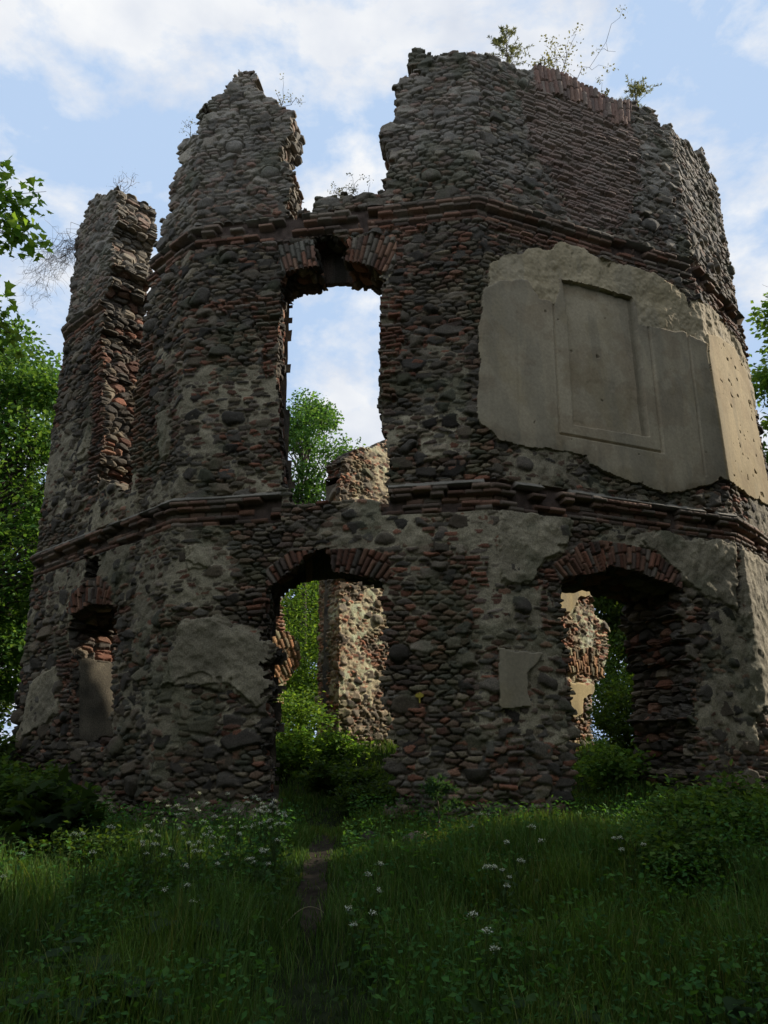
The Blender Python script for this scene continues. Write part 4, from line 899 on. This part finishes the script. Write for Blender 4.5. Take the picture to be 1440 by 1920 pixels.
def loose_bricks():
    r = rng(700); lab = ['pinkish loose brick lying at the wall foot between the doorways', 'broken dark red brick fallen beside the pinkish one']
    for k, (x, y, rz, c) in enumerate([(1.50, 10.55, .5, (.36, .20, .14)), (1.30, 10.50, 2.2, (.18, .09, .065))]):
        A = Acc(); n = 6; g = np.linspace(-1, 1, n)
        V = []; Q = []
        for ax in range(3):
            for sg in (-1, 1):
                a, b = np.meshgrid(g, g); p = np.zeros((n, n, 3)); p[..., ax] = sg; p[..., (ax+1) % 3] = a; p[..., (ax+2) % 3] = b
                m = sum(len(v) for v in V); V.append(p.reshape(-1, 3)); i = m+np.arange(n-1)[:, None]*n+np.arange(n-1)[None]; Q.append(np.stack([i, i+1, i+n+1, i+n], -1).reshape(-1, 4))
        v = np.concatenate(V); l = (np.abs(v)**7).sum(1)**(1/7); v = v/l[:, None]*np.array([.14, .07, .045])*(1+.06*(noise(v[:, 0]*3+k, v[:, 1]*3+v[:, 2]*2, .8, 701)[:, None]-.5)*2)
        rot = np.array([[math.cos(rz), -math.sin(rz), 0], [math.sin(rz), math.cos(rz), 0], [0, 0, 1]]); v = v@rot.T
        A.add(v, [np.concatenate(Q)], c); o = A.build('loose_brick', M_BRICK, None, False); o.location = (x, y, G(x, y)+.06); o.rotation_euler = (.15, .2*k, 0); tag(o, lab[k], 'brick')
loose_bricks()
def fallen_stones():
    r = rng(720)
    spots = [(-3.0, 10.95, .16), (-2.55, 10.85, .11), (-1.9, 10.75, .14), (.35, 10.35, .17), (.75, 10.3, .12), (1.1, 10.25, .10), (1.95, 10.35, .15), (2.5, 10.65, .13), (-.25, 10.55, .12), (2.2, 10.4, .08)]
    u, v = np.meshgrid(np.linspace(0, 2*np.pi, 25)[:-1], np.linspace(0, np.pi, 14)); n = u.shape[1]
    for k, (x, y, R) in enumerate(spots):
        p = np.stack([np.cos(u)*np.sin(v), np.sin(u)*np.sin(v), np.cos(v)], -1).reshape(-1, 3)
        for q in range(7):      # knock flat faces off it
            d = r.normal(size=3); d /= np.linalg.norm(d); t = p@d; p = p-np.maximum(t-r.uniform(.55, .8), 0)[:, None]*d
        p = p*np.array([1.25, .95, .75])*R*(1+.12*(noise(p[:, 0]*2+k, p[:, 1]*2+p[:, 2], .6, 721)[:, None]-.5))
        i = np.arange(13)[:, None]*n+np.arange(n)[None]; j = np.arange(13)[:, None]*n+(np.arange(n)[None]+1) % n
        A = Acc(); A.add(p, [np.stack([i, j, j+n, i+n], -1).reshape(-1, 4)], STONE[k % 7]*r.uniform(.8, 1.3)); o = A.build('fallen_stone', M_STONE)
        o.location = (x, y, G(x, y)+R*.35); o.rotation_euler = (r.normal()*.2, r.normal()*.2, r.uniform(0, 6.28))
        tag(o, 'dark fallen stone half hidden in weeds at the foot of the tower wall', 'stone', 'fallen stones along the wall foot')
fallen_stones()
def straw():
    T = Acc(); t = np.linspace(0, 1, 12)[:, None]; b = np.array(B(-.86, 6.78))
    T.tube(b+np.array([.34, .05, 0])*t+np.array([0, 0, .16])*np.sin(t*np.pi*.75)+np.array([0, 0, .05]), np.linspace(.005, .002, 12), (.34, .30, .2), 5)
    o = T.build('dry_stem', M_GRASS, None, True, tuple(b)); tag(o, 'pale bent dry stem arching over the path', 'stem')
straw()

# the wood that closes the clearing behind and to the right of the viewer and keeps the low sky and sun off the meadow
def forest():
    r = rng(800); A = Acc(); K = Acc()
    spots = [(math.sin(a)*q, math.cos(a)*q) for a, q in zip(np.linspace(math.radians(100), math.radians(262), 20), [12, 15]*10)]
    spots += [(11.0, 9.6), (13.5, 7.0), (14.5, 11.6), (12.5, 3.0), (17, 9.5), (16.0, 14.0), (-13.5, 3.5), (-15, 8)]
    for x, y in spots:
        h = r.uniform(10.5, 13.5) if x < 10 else r.uniform(14, 17); z = G(x, y); rad = 3.4 if x < 10 else 2.4
        t = np.linspace(0, 1, 6)[:, None]; K.tube(np.array([x, y, z-.3])+t*np.array([r.normal()*.3, r.normal()*.3, h*.9]), np.linspace(.26, .04, 6), (.07, .058, .045), 6)
        n = 3600; p = puff(r, n, (x, y, z+h*.58), (rad, rad, h*.42)); n_ = r.normal(size=(n, 3))*.7+np.array([0, 0, .6])
        A.leaves(p, r.uniform(.35, .7, n), n_, GREENS[r.integers(0, 4, n)]*.9, CARD, None, r)
    o = K.build('forest_trunks', M_BARK, None); o['kind'] = 'stuff'; o['label'] = 'trunks of the wood around the clearing'; o['category'] = 'wood'
    o2 = A.build('forest', M_LEAF, None, False); o2['kind'] = 'stuff'; o2['label'] = 'leafy wood around the clearing'; o2['category'] = 'wood'
forest()
